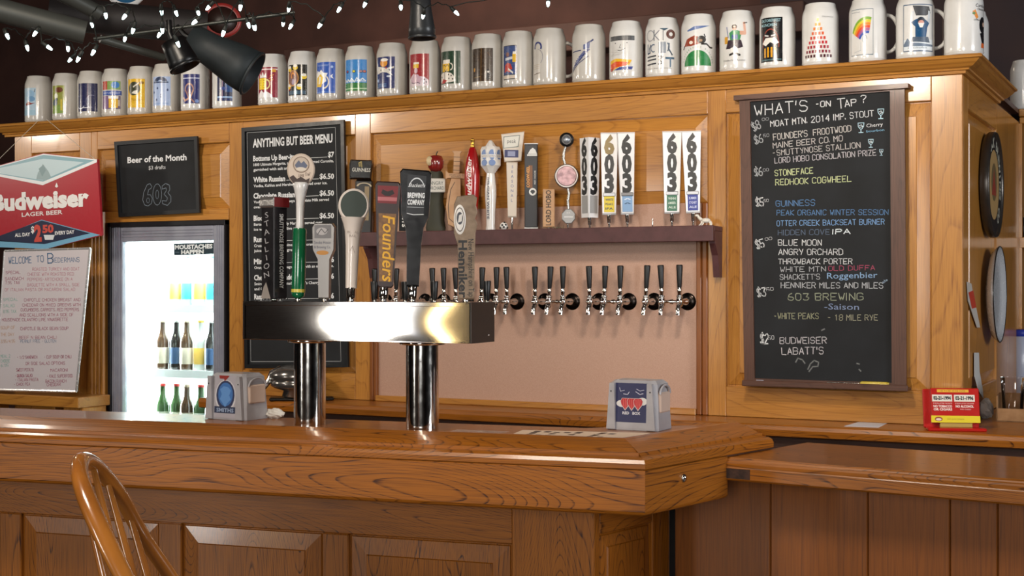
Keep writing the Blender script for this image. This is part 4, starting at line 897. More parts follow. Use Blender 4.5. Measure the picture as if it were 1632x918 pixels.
# panda ball figure
b = shelf_base(803); t, s = px_thing('round_figurine', 'tiny round black and white figurine at the foot of the cream handle', 'figurine', 803, b, None)
m = SM(s); m.blob((0, 0, 6.5), 6.5, paint('#E8E6E2', .3, coat=.5)); m.build('body', t, local=True)
m = SM(s)
for x, y, z in ((-2.5, -5.7, 8), (3, -5.4, 8.5), (0, -6.4, 5), (5.5, -2.8, 4), (-5.6, -2.5, 4), (1, -3, 12)): m.blob((x, y, z), 1.7, BLACK, 8, 6)
m.build('patch', t, local=True)
# dark slab handle
t, s = tap(845, 'charcoal slab tap handle with orange badge and white mountain emblem')
ferrule(t, s, -2, 4, 1.8, name='peg')
cgm = paint('#24262C', .45); m = SM(s); m.box(-9, 12, -6, 6, 3, 136, cgm, 1.5); m.build('slab', t, local=True)
m = SM(s)
for z in (1.5, 135.5): m.box(-9.4, 12.4, -6.4, 6.4, z, z + 1.8, paint('#C8C8C6', .4))
m.build('end_cap', t, local=True)
m = SM(s); a = fart(m, s, 6.02); a.rect(-5, 117, 11, 119.5, '#D8D8D4'); a.poly([(-4, 120), (11, 120), (8, 127), (4, 130), (0, 127)], '#D8D8D4'); a.rect(-2.5, 66, 3.5, 102, '#7A4A22'); a.text('COGWHEEL', -1.4, 67, 4.2, '#E6A24A', w=34, rot=math.pi / 2, bold=.02); a.text('RED HOOK', 8.8, 72, 2.6, '#D8D8D4', w=22, rot=math.pi / 2); a.circ(4, 60, 6, '#DADAD6'); a.poly([(0, 60), (4, 56), (8, 60), (6, 63), (2, 63)], '#24262C'); m.build('lettering', t, local=True)
# wooden block handle
t, s = tap(875, 'short bare wood block tap handle with burnt upright letters')
m = SM(s); m.box(-10, 9, -7, 7, 3, 64, PW, 1.2); a = fart(m, s, 7); a.text('LORD HOBO', 3, 6, 8, '#3C2A1C', w=56, rot=math.pi / 2, bold=.03, xs=1); m.build('block', t, local=True); ferrule(t, s, -2, 4, 1.8, name='peg')
b = shelf_base(890); t, s = px_thing('green_sprig', 'small sprig of artificial greenery lying at the foot of the wooden block handle', 'plant', 890, b, None)
for i in range(14):
    m = SM(s); an = random.uniform(-1.3, 1.3); L_ = random.uniform(5, 9.5); x = -7 + i * 1.05
    m.prism([(x, 0), (x + .8, 0), (x + L_ * math.sin(an), L_ * math.cos(an) * .9)], -4 + (i % 5) * .8, -3.6 + (i % 5) * .8, paint('#3C5A3A', .6)); m.build('leaf', t, local=True)
# pipe handle with two discs
t, s = tap(905, 'bent pipe tap handle with a black knob on top and a silvery pink round badge')
pg = paint('#A8A6A2', .25, .8)
ferrule(t, s, 0, 12, 1.6, name='peg')
m = SM(s); m.tube([(-3, 0, 98), (-7, 0, 112), (-6, 0, 124), (-3, 0, 132)], 2.3, pg); m.build('upper_pipe', t, local=True)
m = SM(s); m.tube([(1, 0, 30), (0, 0, 45), (2, 0, 56), (-1, 0, 70)], 2.3, pg); m.build('bent_pipe', t, local=True)
m = SM(s); m.prism([(11 * math.cos(math.radians(k * 45 + 22.5)) * 1.05 + 1, 20 + 12.5 * math.sin(math.radians(k * 45 + 22.5))) for k in range(8)], -4, 4, paint('#8C8C8C', .4, .5), b=1); a = fart(m, s, 4); a.rect(-6, 18, 8, 20, '#D0D0D0'); a.text('IPA', 1, 24, 3, '#D0D0D0', align='C'); m.build('octagon_plate', t, local=True)
m = SM(s); m.lathe([(.1, -4), (18, -4), (19.5, -2), (19.5, 3), (.1, 3)], paint('#8E8884', .3, .8), n=28, c=(-2, 0, 84), axis='Y', smooth=False); m.lathe([(.1, -5.2), (15, -5.2), (16, -4), (.1, -4)], speckle('foil_pink', '#C09A9E', '#8A6A70', 60, rough=.35, metal=.2, bump=.5), n=28, c=(-2, 0, 84), axis='Y', smooth=False); m.build('round_badge', t, local=True)
m = SM(s); m.lathe([(.1, -5), (8, -5), (11.5, -3), (11.5, 3), (.1, 4)], BLACK, n=24, c=(-2, 0, 142), axis='Y', smooth=False); m.lathe([(.1, -5.6), (5, -5.6), (5.4, -5), (.1, -5)], paint('#8E949C', .3, .6), n=20, c=(-2, 0, 142), axis='Y'); m.build('knob', t, local=True)
# white horse figurine at the shelf end
b = shelf_base(1122); b.x += .0; t, s = px_thing('white_figurine', 'small white animal figurine lying on the right end of the maroon shelf', 'figurine', 1122, b, None)
wf_ = paint('#DAD4C8', .5); m = SM(s); m.blob((3, 0, 9), 5, wf_, sc=(1.5, .8, .8)); m.tube([(-4, 0, 10), (-9, 0, 15), (-10, 0, 18)], [3, 2.2, 1.6], wf_); m.blob((-11, 0, 17), 2.6, wf_, sc=(1.4, .8, .8)); m.build('body', t, local=True)
for x0, x1 in ((-3, -8), (-1, -4), (8, 10), (10, 12)):
    m = SM(s); m.tube([(x0, 0, 8), ((x0 + x1) / 2 + 1, 0, 4), (x1, 0, .8)], [1.8, 1.3, 1], wf_, n=6); m.build('leg', t, local=True)

# ------------------------------------------------------------------ wall faucets under the shelf
FG = 'chrome faucets with black levers on the pink splashback'; YF = YW + .008
HX = [(597, 0), (614, 2), (631, 1), (660, 1), (690, 0), (708, 2), (727, 1), (767, 0), (791, 2), (808, 1), (853, 0), (875, 2), (897, 1), (940, 0), (963, 2), (988, 1), (1029, 0), (1055, 2), (1083, 1)]
ORD = ['leftmost', 'second', 'third', 'fourth', 'fifth', 'sixth', 'seventh', 'eighth', 'ninth', 'tenth', 'eleventh', 'twelfth', 'thirteenth', 'fourteenth', 'fifteenth', 'sixteenth', 'seventeenth', 'eighteenth', 'rightmost']
def faucet(i, px, kind):
    D = .082; c = onY(px, 481, YF - D); loc = Vector((c.x, YF, c.z)); b = YF
    back = ['single', 'wide', 'linked'][kind]
    lb = {0: 'black levered chrome faucet with its own dark flange, ', 1: 'black levered chrome faucet at right of a linked pair, ', 2: 'flangeless black levered chrome faucet on a link pipe, '}[kind] + ORD[i] + (' of the nineteen' if ORD[i] in ('leftmost', 'rightmost') else ' from the left') + ' on splashback'
    t = thing('beer_faucet', lb, 'faucet', loc, 0, FG)
    dx = 0
    if kind != 2:
        m = MB(); m.lathe([(.001, -.006), (.012, -.006), (.027, -.004), (.031, 0)], paint('#2A2421', .2, .9), n=26, axis='Y'); m.build('flange', t, local=True)
        m = MB(); m.lathe([(.009, -D), (.009, -.03), (.012, -.028), (.012, -.006)], CHROME, n=14, axis='Y'); m.build('shank', t, local=True)
    else:
        c2 = onY(HX[i + 1][0], 481, YF - D); L_ = c2.x - c.x - .0115
        m = MB(); m.tube([(0, -D + .02, 0), (L_, -D + .02, 0)], .006, CHROME); m.lathe([(.009, L_ * .45), (.009, L_ * .6)], CHROME, n=12, c=(0, -D + .02, 0), axis='X'); m.build('link_pipe', t, local=True)
    r = random.uniform(-.05, .05); T = Matrix.Translation((0, -D, 0)) @ Matrix.Rotation(r, 4, 'Y') @ Matrix.Diagonal((1.25, 1.25, 1.04, 1))
    m = MB(T); m.lathe([(.006, -.016), (.0095, -.012), (.0105, 0), (.0095, .010), (.006, .014), (.0085, .016), (.0085, .021), (.005, .024)], CHROME, n=16); m.lathe([(.001, -.019), (.005, -.018), (.007, -.012), (.007, .012)], CHROME, n=12, axis='Y'); m.build('body', t, local=True)
    m = MB(T); m.tube([(0, -.002, -.010), (0, -.012, -.024), (0, -.014, -.044)], [.0075, .007, .0062], CHROME, n=12); m.build('spout', t, local=True)
    m = MB(T); m.lathe([(.0045, .022), (.0052, .030), (.0062, .034), (.0062, .046), (.0045, .048)], CHROME, n=12); m.build('collar', t, local=True)
    m = MB(T); m.lathe([(.0058, .047), (.0062, .050), (.0092, .118), (.0088, .121), (.007, .1225)], BLACK, n=14); m.build('lever', t, local=True)
for i, (px, k) in enumerate(HX): faucet(i, px, k)

# ------------------------------------------------------------------ steel beer tower on the bar
c1 = onZ(490, 679, ZTOP) + FWD * .037; c2 = onZ(671.5, 688, ZTOP) + FWD * .037
TY = math.atan2((c2 - c1).y, (c2 - c1).x); tc = (c1 + c2) / 2; sep = (c2 - c1).length / 2
tw = thing('beer_tower', 'stainless steel draught tower on two round columns on the near bar', 'beer tower', (tc.x, tc.y, ZTOP), TY)
tx = Vector((math.cos(TY), math.sin(TY), 0)); tn = Vector((-math.sin(TY), math.cos(TY), 0)); TDp = .12
def txl(px, off):   # local x where the ray meets the plane off in front of the tower axis
    d = ray(px, 510); o = tc + tn * off; k = (o - EYE).dot(tn) / d.dot(tn); return (EYE + d * k - tc).dot(tx)
x0, xm, x1 = txl(388, -TDp / 2), txl(562, -TDp / 2), txl(750, -TDp / 2); zt, zb_ = 1.343 - ZTOP, 1.252 - ZTOP
m = MB(); m.box(x0 + .0012, x1 - .0012, -TDp / 2 + .0015, TDp / 2, zb_, zt, STEEL, .003); m.build('housing', tw, local=True)
for a, b, dirn in ((x0, xm - .0006, 1), (xm + .0006, x1, 1)):
    m = MB(); nx, nz = 28, 8; vs = []; fs = []
    for j in range(nz + 1):
        for i in range(nx + 1):
            u = i / nx; v = j / nz; e = .0008 * (math.sin(math.pi * u) ** 2) * math.sin(math.pi * v) + .00008 * math.sin(u * 7 + a * 30) * math.sin(math.pi * v)
            if j in (0, nz): pass
            vs.append((a + (b - a) * u, -TDp / 2 - .001 - e * dirn, zb_ + .002 + (zt - zb_ - .004) * v))
    for j in range(nz):
        for i in range(nx): fs.append((j * (nx + 1) + i, j * (nx + 1) + i + 1, (j + 1) * (nx + 1) + i + 1, (j + 1) * (nx + 1) + i))
    m.add(vs, fs, STEEL, True)
    m.box(a, b, -TDp / 2 - .0028, -TDp / 2 + .001, zt - .010, zt, STEEL, .001); m.box(a, b, -TDp / 2 - .002, -TDp / 2 + .001, zb_, zb_ + .003, STEEL, .0008)
    m.build('front_panel', tw, local=True)
for x, w in ((x0, .0075), (x1 - .013, .013), (xm + .001, .0055)):
    m = MB(); m.box(x, x + w, -TDp / 2 - .0032, -TDp / 2 + .002, zb_, zt - .003, STEEL, .001); m.build('corner_strip', tw, local=True)
m = MB(); m.box(x1 - .001, x1 + .001, -TDp / 2 + .001, TDp / 2 + .002, zb_, zt, paint('#6A6460', .3, .8), .0005); m.blob((x1 + .001, .03, zb_ + .016), .0025, CHROME, 8, 6); m.build('end_plate', tw, local=True)
for sx in (-sep, sep):
    m = MB(); m.lathe([(.0375, .0005), (.0375, zb_ - .004)], CHROME, n=40, c=(sx, 0, 0)); m.build('column', tw, local=True)
    m = MB(); m.lathe([(.039, zb_ - .008), (.052, zb_ - .006), (.053, zb_), (.02, zb_)], CHROME, n=32, c=(sx, 0, 0)); m.build('collar', tw, local=True)

def tower_base(px, off=0.0): 
    x = txl(px, off); p = tc + tx * x + tn * off; p.z = ZTOP + zt; return p
def ttap(px, label, turn=0, tilt=0, off=0.0):
    t, s = px_thing('tap_marker', label, 'tap handle', px, tower_base(px, off), TGp, tilt, turn); 
    m = SM(s); m.lathe([(4.5, 0), (5, 1), (5, 4), (3, 5)], CHROME, n=12); m.build('nut', t, local=True); return t, s
# corner post handle with silver and red cap
t, s = ttap(437, 'dark four sided tap handle with a silver cap lettered on a red side', turn=0)
R = Matrix.Rotation(math.radians(-46), 4, 'Z'); sm_ = speckle('smoked_acrylic', '#1C1B1D', '#2A282A', 30, rough=.2, coat=.6)
m = SM(s, R); m.box(-15, 15, -15, 15, 3, 150, sm_, 2); m.build('post', t, local=True)
m = SM(s, R); m.box(-17, 17, -17, 17, 148, 165, paint('#8A8684', .3, .6), 2); m.add([(17.3, -16.5, 149), (17.3, 16.5, 149), (17.3, 16.5, 164), (17.3, -16.5, 164)], [(0, 1, 2, 3)], paint('#6E1A1C', .4)); m.build('cap', t, local=True)
m = SM(s, R); a = fart(m, s, 17.1); a.text('SMUTTYNOSE', 0, 152, 8, '#DAD6D2', w=31, align='C', bold=.03); a = fart(m, s, 15.1)
for i, ch in enumerate('STALLION'): a.text(ch, 0, 132 - 13.5 * i, 9, '#A8A6A8', align='C', rot=.25, xs=1.4)
a.poly([(-14, 4), (8, 4), (-2, 30), (-8, 22)], '#8E8680')
m.build('lettering', t, local=True)
m = SM(s, R @ Matrix.Rotation(math.pi / 2, 4, 'Z')); a = fart(m, s, 15.1); a.text('SMUTTYNOSE BREWING COMPANY', -3, 138, 8.5, '#DCDCDA', w=118, rot=-math.pi / 2, bold=.01); m.build('lettering', t, local=True)
# green and white handle with oval badge
t, s = ttap(475, 'green and white tap handle with a round cream mountain badge', tilt=1.3)
m = SM(s); m.lathe([(6, 5), (10, 8), (11, 14), (11, 112), (10, 116)], paint('#10603A', .2, coat=.8), n=24); m.lathe([(11.2, 14), (11.2, 19)], paint('#C8B84A', .3), n=24); m.build('grip', t, local=True)
m = SM(s); m.lathe([(6, 115), (6.5, 119), (6, 130), (7, 160), (10, 176), (12.5, 186), (11, 189), (8, 188)], paint('#D8D6D4', .3, coat=.5), n=20); m.build('neck', t, local=True)
m = SM(s); m.lathe([(.1, -5), (20, -5), (22, -3), (22, 4), (.1, 5)], paint('#C9B8A8', .4, coat=.3), n=40, c=(0, 0, 209), axis='Y', sy=1.18, smooth=False); m.build('oval_badge', t, local=True)
m = SM(s); a = fart(m, s, 5); a.ring(0, 217, 11.5, 13, '#7A6656'); a.circ(0, 217, 11.5, '#B8A898'); a.poly([(-10, 216), (-4, 224), (0, 219), (4, 223), (10, 216), (8, 212), (-8, 212)], '#5A6074'); a.circ(0, 210, 8, '#CFC4B4', ry=3); a.text('Long Trail', 5, 199, 5, '#6A5648', w=18, align='C', shear=.3, rot=.15); a.poly([(-18, 196), (-12, 200), (-6, 194), (0, 198), (8, 193), (14, 196), (12, 188), (-12, 188)], '#3A2A24'); m.build('lettering', t, local=True)
# silver paddle
t, s = ttap(517, 'pewter coloured tap handle with an engraved plaque and small gold oval', turn=-14)
pw = paint('#8E8A86', .3, .75); m = SM(s); m.prism([(-8, 4), (9, 4), (10, 66), (17, 82), (18, 118), (14, 124), (-14, 124), (-18, 118), (-17, 82), (-9, 66)], -8, 8, pw, b=2); m.build('paddle', t, local=True)
m = SM(s); a = fart(m, s, 8); a.rect(-14, 100, 13, 121, '#6C6A6C'); a.circ(-2, 111, 9, '#A4A0A0', ry=6); a.line([(-9, 106), (-3, 115), (3, 108), (8, 114)], 1.2, '#4A484C'); a.text('Smoke House', -1, 91, 5, '#3A3C50', w=27, align='C'); a.text('& Brewing Co.', -1, 84, 4.2, '#3A3C50', w=27, align='C'); a.circ(-1, 77, 10, '#B0782C', ry=3.6); m.build('plaque', t, local=True)
# white spoon handle with green disc
t, s = ttap(559, 'white spoon shaped tap handle with a dark green round face', tilt=1.8)
m = SM(s); m.lathe([(6, 5), (7, 8), (7, 20), (8, 22)], CHROME, n=18); m.build('ferrule', t, local=True)
wh = paint('#D6CBC2', .3, coat=.5); m = SM(s); m.lathe([(9, 21), (10, 60), (11, 90), (13, 112), (16, 124), (20, 134)], wh, n=24, sy=.8); m.lathe([(.1, -9), (22.5, -9), (24.5, -7), (24.5, -2), (20, 7), (10, 11), (.1, 12)], wh, n=36, smooth=False, c=(0, 0, 152), axis='Y', sy=1.12); m.build('handle_body', t, local=True)
m = SM(s); m.lathe([(.1, -9.9), (20.5, -9.8), (21.3, -8), (.1, -8)], paint('#1F2D22', .4, coat=.2), n=40, c=(0, 0, 153), axis='Y', sy=1.1, smooth=False); m.build('face_disc', t, local=True)
m = SM(s); a = Art(m, lambda u, v, h: (u, -9.6 - h / s, v)); a.text('ROYAL', 0, 108, 4, '#9A8C84', align='C'); a.text('RAIL', 0, 102, 4, '#9A8C84', align='C'); a.line([(-4, 80), (0, 88), (3, 78)], .8, '#A89A90'); m.build('lettering', t, local=True)
# plum paddle with yellow script
t, s = ttap(611, 'plum brown paddle tap handle with gold script running down a tan panel', tilt=2.2)
m = SM(s); m.lathe([(6, 5), (7.5, 7), (7.5, 21), (6, 23)], CHROME, n=18); m.build('ferrule', t, local=True)
m = SM(s); m.prism([(-10, 25), (-7, 22), (12, 22), (15, 26), (20, 186), (17, 191), (-17, 191), (-20, 186)], -7, 7, paint('#33201F', .35, coat=.3), b=2); m.build('paddle', t, local=True)
m = SM(s); a = fart(m, s, 7); a.poly([(-8, 32), (12, 32), (15, 140), (-13, 140)], speckle('tan_panel', '#8C6434', '#6A4628', 90, rough=.4)); a.text('Founders', -6, 137, 19, '#E6AE2C', w=104, rot=-math.pi / 2 + .03, shear=.2, bold=.012); a.poly([(-15, 156), (15, 156), (17, 184), (-16, 184)], '#7A2028'); a.poly([(-15, 160), (15, 160), (15.5, 166), (-15.2, 166)], '#B86A70'); a.poly([(-10, 172), (-4, 168), (4, 168), (11, 172), (8, 178), (0, 175), (-8, 178)], '#201618'); m.build('printed_panel', t, local=True)
# black sculpted handle
t, s = ttap(657, 'tall black tap handle with a flared rectangular label head', tilt=1.6)
bk = paint('#0B0B0D', .18, coat=.9); m = SM(s); m.lathe([(6, 5), (7, 7), (7.5, 24), (6, 25)], CHROME, n=18); m.build('ferrule', t, local=True)
m = SM(s); m.prism([(-10, 24), (10, 24), (12, 90), (15, 118), (23, 136), (25, 204), (21, 209), (-21, 211), (-25, 206), (-21, 138), (-14, 118), (-11, 90)], -9, 9, bk, b=3); m.build('handle_body', t, local=True)
m = SM(s); a = fart(m, s, 9); a.poly([(-14, 138), (14, 138), (17, 200), (-13, 202)], '#1A1D22'); a.ring(2, 176, 12, 13.2, '#C8CCD0', a0=20, a1=160, k=1.6); a.text("Shackett's", 1.5, 182, 6, '#DCDEE0', w=26, align='C', shear=.3); a.text('BREWING', 1.5, 165, 8, '#E0E2E4', w=27, align='C', bold=.03); a.text('COMPANY', 1.5, 154, 8, '#E0E2E4', w=27, align='C', bold=.03); a.line([(-12, 150), (14, 150)], .7, '#A8ACB0'); a.line([(-12, 140), (-2, 138), (14, 139)], 1.2, '#D0D2D4'); m.build('printed_label', t, local=True)
# clear acrylic handle with oval badge
t, s = ttap(742, 'translucent amber grey tap handle with a white oval badge and black vertical lettering', tilt=-.5)
ac = speckle('smoky_acrylic', '#8E7C6A', '#776656', 60, rough=.12, coat=.8)
m = SM(s); m.prism([(-11, 4), (14, 4), (15, 60), (17, 110), (20, 122), (17, 132), (20, 143), (18, 153), (20, 166), (14, 171), (-12, 168), (-17, 155), (-18, 110), (-12, 90)], -7, 7, ac, b=2.5); m.build('handle_body', t, local=True)
m = SM(s); m.lathe([(.1, -1.2), (8, -1.2), (9.5, 0)], paint('#D8D4CE', .4), n=28, c=(-8, -7, 131), axis='Y', sy=2.5); m.build('oval_badge', t, local=True)
m = SM(s); a = fart(m, s, 8.25); a.ring(-8, 131, 6.8, 7.4, '#3A2E28', k=2.6); a.circ(-8, 133, 5, '#3A3C44', ry=10); a.poly([(-11, 126), (-5, 128), (-4, 140), (-9, 138)], '#C8C4BE'); a = fart(m, s, 7.05); a.text('Henniker', -10, 98, 13, '#14110F', w=92, rot=-math.pi / 2, bold=.03); a.text('New Hampshire on Tap', 5, 100, 9, '#14110F', w=92, rot=-math.pi / 2); m.build('lettering', t, local=True)
# short black levers on the bartender's side
for px, h, lb in ((597, 30, 'short black lever behind the plum paddle at left of steel tower'), (646, 30, 'short black lever half hidden left of the tall black handle'), (692, 31, 'short black lever standing alone right of the tall black handle'), (778, 32, 'short black lever at the right end of steel tower')):
    t, s = px_thing('lever_tap', lb, 'tap lever', px, tower_base(min(px, 776), .045), 'short black levers at the back of the steel tower', 0, 0)
    m = SM(s); m.lathe([(3.5, 0), (3.6, 2), (4.4, 3)], CHROME, n=12); m.build('nut', t, local=True)
    m = SM(s); m.lathe([(4.6, 3), (5, 4), (6.6, h), (6, h + 1.5)], BLACK, n=14); m.build('lever', t, local=True)
# ------------------------------------------------------------------ boards and signs on the bar back
def quad_art(m, fn): return fn
def framed(name, label, cat, corners, Y, face_mat, frame_mat, fw, th, group=None):
    """flat framed board whose pixel corners are tl, tr, br, bl on the plane Y; returns thing and its face depth"""
    P = [onY(x, y, Y) for x, y in corners]; c = sum(P, Vector()) / 4
    t = thing(name, label, cat, (c.x, YW - .001, min(p.z for p in P)), 0, group)
    ctr = Vector((c.x, c.z)); O = [Vector((p.x, p.z)) for p in P]
    def inset(k):
        R = []
        for i in range(4):
            a, b, d = O[i - 1], O[i], O[(i + 1) % 4]; e1, e2 = (a - b).normalized(), (d - b).normalized(); kk = k if isinstance(k, (list, tuple)) else (k,) * 4; R.append(b + e1 * kk[i] + e2 * kk[i - 1])
        return R
    I = inset(fw); m = MB(); vs = [(p.x, Y + .004, p.y) for p in I] + [(p.x, YW - .003, p.y) for p in I]
    m.add(vs, [(0, 1, 2, 3), (7, 6, 5, 4)] + [(i, 4 + i, 4 + (i + 1) % 4, (i + 1) % 4) for i in range(4)], face_mat); m.build('board_face', t)
    for i in range(4):
        j = (i + 1) % 4; m = MB(); q = [O[i], O[j], I[j], I[i]]
        m.prism([(p.x, p.y) for p in q], Y - th, Y + .006, frame_mat if not isinstance(frame_mat, dict) else frame_mat['X' if i % 2 == 0 else 'Z']); m.build('frame_side', t)
    return t
# --- the big blackboard
YC = YW - .026
bb = framed('blackboard', 'tall blackboard in a brown wooden frame listing the draught beers in coloured chalk', 'blackboard', [(1179, 153), (1442, 133), (1445, 617), (1187, 608)], YC, SLATE, DKW, (.022, .046, .012, .036), .006)
p, q = onY(1172, 159, YC), onY(1449, 139, YC)
m = MB(); e = (q - p); m.add([(p.x, YC - .02, p.z - .004), (q.x, YC - .02, q.z - .004), (q.x, YW - .002, q.z - .004), (p.x, YW - .002, p.z - .004), (p.x, YC - .02, p.z + .012), (q.x, YC - .02, q.z + .012), (q.x, YW - .002, q.z + .012), (p.x, YW - .002, p.z + .012)], [(0, 3, 2, 1), (4, 5, 6, 7), (0, 1, 5, 4), (1, 2, 6, 5), (2, 3, 7, 6), (3, 0, 4, 7)], DKW['X']); m.build('top_moulding', bb)
p, q = onY(1183, 613, YC - .03), onY(1447, 622, YC - .03); zt_ = (p.z + q.z) / 2
m = MB(); m.box(p.x, q.x, YC - .034, YW - .002, zt_ - .004, zt_ + .006, DKW['X'], .002); m.box(p.x, q.x, YC - .036, YC - .028, zt_ - .004, zt_ + .016, DKW['X'], .002); m.build('chalk_tray', bb)
ya = YC + .004
mm = {}
def chalk(t, x0, y0, x1, y1, h, col, o=0, kind='hand', **k):
    ox, oy, sc = ((1150, 140, .2179), (1150, 340, .2179), (1150, 500, .2953))[o]
    if 'm' not in mm: mm['m'] = MB(); mm['a'] = wallart(mm['m'], ya, rough=.9)
    mm['a'].h = .0006
    between(mm['a'], kind, t, ox + x0 * sc, oy + y0 * sc, ox + x1 * sc, oy + y1 * sc, h * sc, col, ya, **k)
w, g, gn, bl = '#D8DADC', '#B9BCC0', '#C8D0A0', '#5E86B4'
chalk("WHAT'S", 245, 205, 628, 168, 78, w, lw=.0032); chalk('-ON', 685, 140, 795, 135, 40, w, lw=.003); chalk('T', 845, 150, 900, 146, 68, w, lw=.003); chalk('AP', 905, 140, 985, 128, 48, w, lw=.003); chalk('?', 1020, 110, 1055, 108, 55, w, lw=.003)
chalk('$8', 240, 318, 290, 290, 62, g); chalk('00', 296, 240, 345, 236, 18, g); chalk('MOAT MTN. 2014 IMP. STOUT', 360, 285, 1112, 208, 44, w)
chalk('$6', 248, 412, 304, 396, 58, g); chalk('50', 308, 362, 348, 356, 22, g); chalk("FOUNDER'S  FROOTWOOD", 380, 382, 948, 318, 44, '#C8C4C0'); chalk('MAINE BEER CO. MO', 378, 442, 886, 388, 40, '#C4C0BE'); chalk('-SMUTTYNOSE STALLION', 372, 498, 1015, 438, 40, '#C0BCBA'); chalk('LORD HOBO CONSOLATION PRIZE', 390, 552, 1130, 492, 40, '#BFBBC0')
chalk('Cherry', 1060, 290, 1180, 278, 26, w, kind='text'); chalk('bourbon', 1060, 326, 1190, 314, 16, '#7FB0D0', kind='text')
for gx, gy, hh in ((1165, 190, 78), (1020, 292, 78), (1092, 406, 64), (1168, 472, 48)):   # little chalk goblets
    X = 1150 + gx * .2179; Yp = 140 + gy * .2179; c = onY(X, Yp, ya); k = hh * .2179 * px_size(c) / 80; a = mm['a']; a.h = .0006
    G = lambda pts: [(c.x + x * k, c.z + y * k) for x, y in pts]
    a.line(G([(-22, 36), (-20, 10), (-8, -8), (0, -10), (8, -8), (20, 10), (22, 36), (-22, 36)]), 5 * k, '#B8D8E6'); a.line(G([(0, -10), (0, -34)]), 6 * k, '#B8D8E6'); a.line(G([(-16, -36), (16, -36)]), 6 * k, '#B8D8E6'); a.line(G([(-14, 14), (2, 22), (14, 8), (-6, 4)]), 5 * k, '#D8E6EC')
chalk('$6', 245, 648, 300, 640, 60, g); chalk('00', 305, 612, 345, 608, 20, g); chalk('STONEFACE', 390, 645, 668, 625, 42, gn, lw=.0026); chalk('REDHOOK COGWHEEL', 395, 712, 948, 685, 42, gn, lw=.0024)
chalk('$5', 255, 870, 308, 862, 60, w); chalk('50', 310, 838, 345, 832, 20, w); chalk('GUINNESS', 398, 868, 682, 860, 42, bl); chalk('PEAK ORGANIC WINTER SESSION', 404, 14, 1218, 10, 38, bl, 1)
chalk('OTTER CREEK BACKSEAT BURNER', 404, 92, 1190, 80, 38, '#7FA8D8', 1); chalk('HIDDEN COVE', 415, 160, 790, 155, 38, '#5F6F86', 1); chalk('IPA', 815, 152, 940, 148, 34, '#E4ECF0', 1, lw=.003)
chalk('$5', 260, 262, 315, 245, 62, w, 1); chalk('00', 320, 200, 370, 192, 20, w, 1); chalk('BLUE MOON', 415, 235, 732, 235, 42, w, 1); chalk('ANGRY ORCHARD', 418, 303, 886, 303, 42, w, 1); chalk('THROWBACK PORTER', 416, 370, 955, 370, 38, w, 1)
chalk('WHITE MTN', 430, 428, 762, 424, 36, g, 1); chalk('OLD DUFFA', 782, 420, 1122, 414, 34, '#B0506C', 1); chalk("SHACKETT'S", 428, 485, 718, 482, 38, g, 1); chalk('Roggenbier', 772, 478, 1140, 472, 44, '#88A8CC', 1, kind='text')
chalk('HENNIKER MILES AND MILES', 436, 545, 1180, 548, 40, g, 1); chalk('$3', 265, 612, 325, 605, 62, w, 1); chalk('50', 328, 568, 380, 562, 22, w, 1); chalk('603 BREWING', 485, 636, 1035, 634, 50, '#9AA08A', 1); chalk('-Saison', 752, 702, 1005, 706, 44, '#7F8FB0', 1, kind='text')
chalk('-WHITE PEAKS', 382, 772, 710, 772, 42, '#9C9C80', 1); chalk('- 18 MILE RYE', 775, 782, 1142, 782, 40, '#9C9A84', 1); chalk('ale', 1180, 515, 1218, 490, 20, '#9AB0C8', 1, kind='text')
chalk('$2', 210, 160, 250, 162, 52, w, 2); chalk('50', 252, 140, 284, 138, 20, w, 2); chalk('BUDWEISER', 316, 162, 566, 160, 34, '#C4C0C4', 2); chalk("LABATT'S", 326, 220, 550, 216, 36, '#C4C0C4', 2)
for pts in ([(400, 262), (412, 240), (436, 248), (450, 268)], [(466, 300), (480, 270), (500, 252), (524, 262), (520, 284), (492, 286), (472, 312)], [(730, 268), (744, 272)], [(742, 300), (752, 310)], [(540, 90), (556, 82)]):
    a = mm['a']; a.h = .0006; a.line([(lambda c: (c.x, c.z))(onY(1150 + x * .2953, 500 + y * .2953, ya)) for x, y in pts], .006, '#4A4C50'); a.line([(lambda c: (c.x, c.z))(onY(1150 + x * .2953, 500 + y * .2953, ya)) for x, y in pts], .0018, '#8A8C86')
mm['m'].build('chalk_lettering', bb)
# chalk and screwdriver lie in the tray
b = onY(1211, 612, YC - .02); b.z = zt_ + .006
m = MB(); m.tube([(b.x - .012, b.y, b.z + .0055), (b.x + .012, b.y, b.z + .0055)], .0055, paint('#C8D0E4', .8), n=10); tag(m.build('chalk_stick', None, loc=b), 'stub of pale blue chalk lying at the left end of blackboard tray', 'chalk')
b = onY(1394, 612, YC - .022); b.z = zt_ + .006; t = thing('screwdriver', 'screwdriver with a yellow ribbed plastic grip lying in the blackboard tray', 'screwdriver', b)
m = MB()
for i in range(6):
    a_ = math.pi * i / 3; m.tube([(b.x - .042, b.y + .004 * math.cos(a_), b.z + .010 + .004 * math.sin(a_)), (b.x + .04, b.y + .004 * math.cos(a_), b.z + .010 + .004 * math.sin(a_))], .0042, paint('#B8A020', .3, coat=.5), n=8)
m.tube([(b.x - .046, b.y, b.z + .010), (b.x + .046, b.y, b.z + .010)], .0065, paint('#A89018', .3, coat=.5), n=10); m.build('grip', t)
m = MB(); m.tube([(b.x - .155, b.y, b.z + .010), (b.x - .04, b.y, b.z + .010)], .0032, CHROME, n=10); m.build('blade', t)

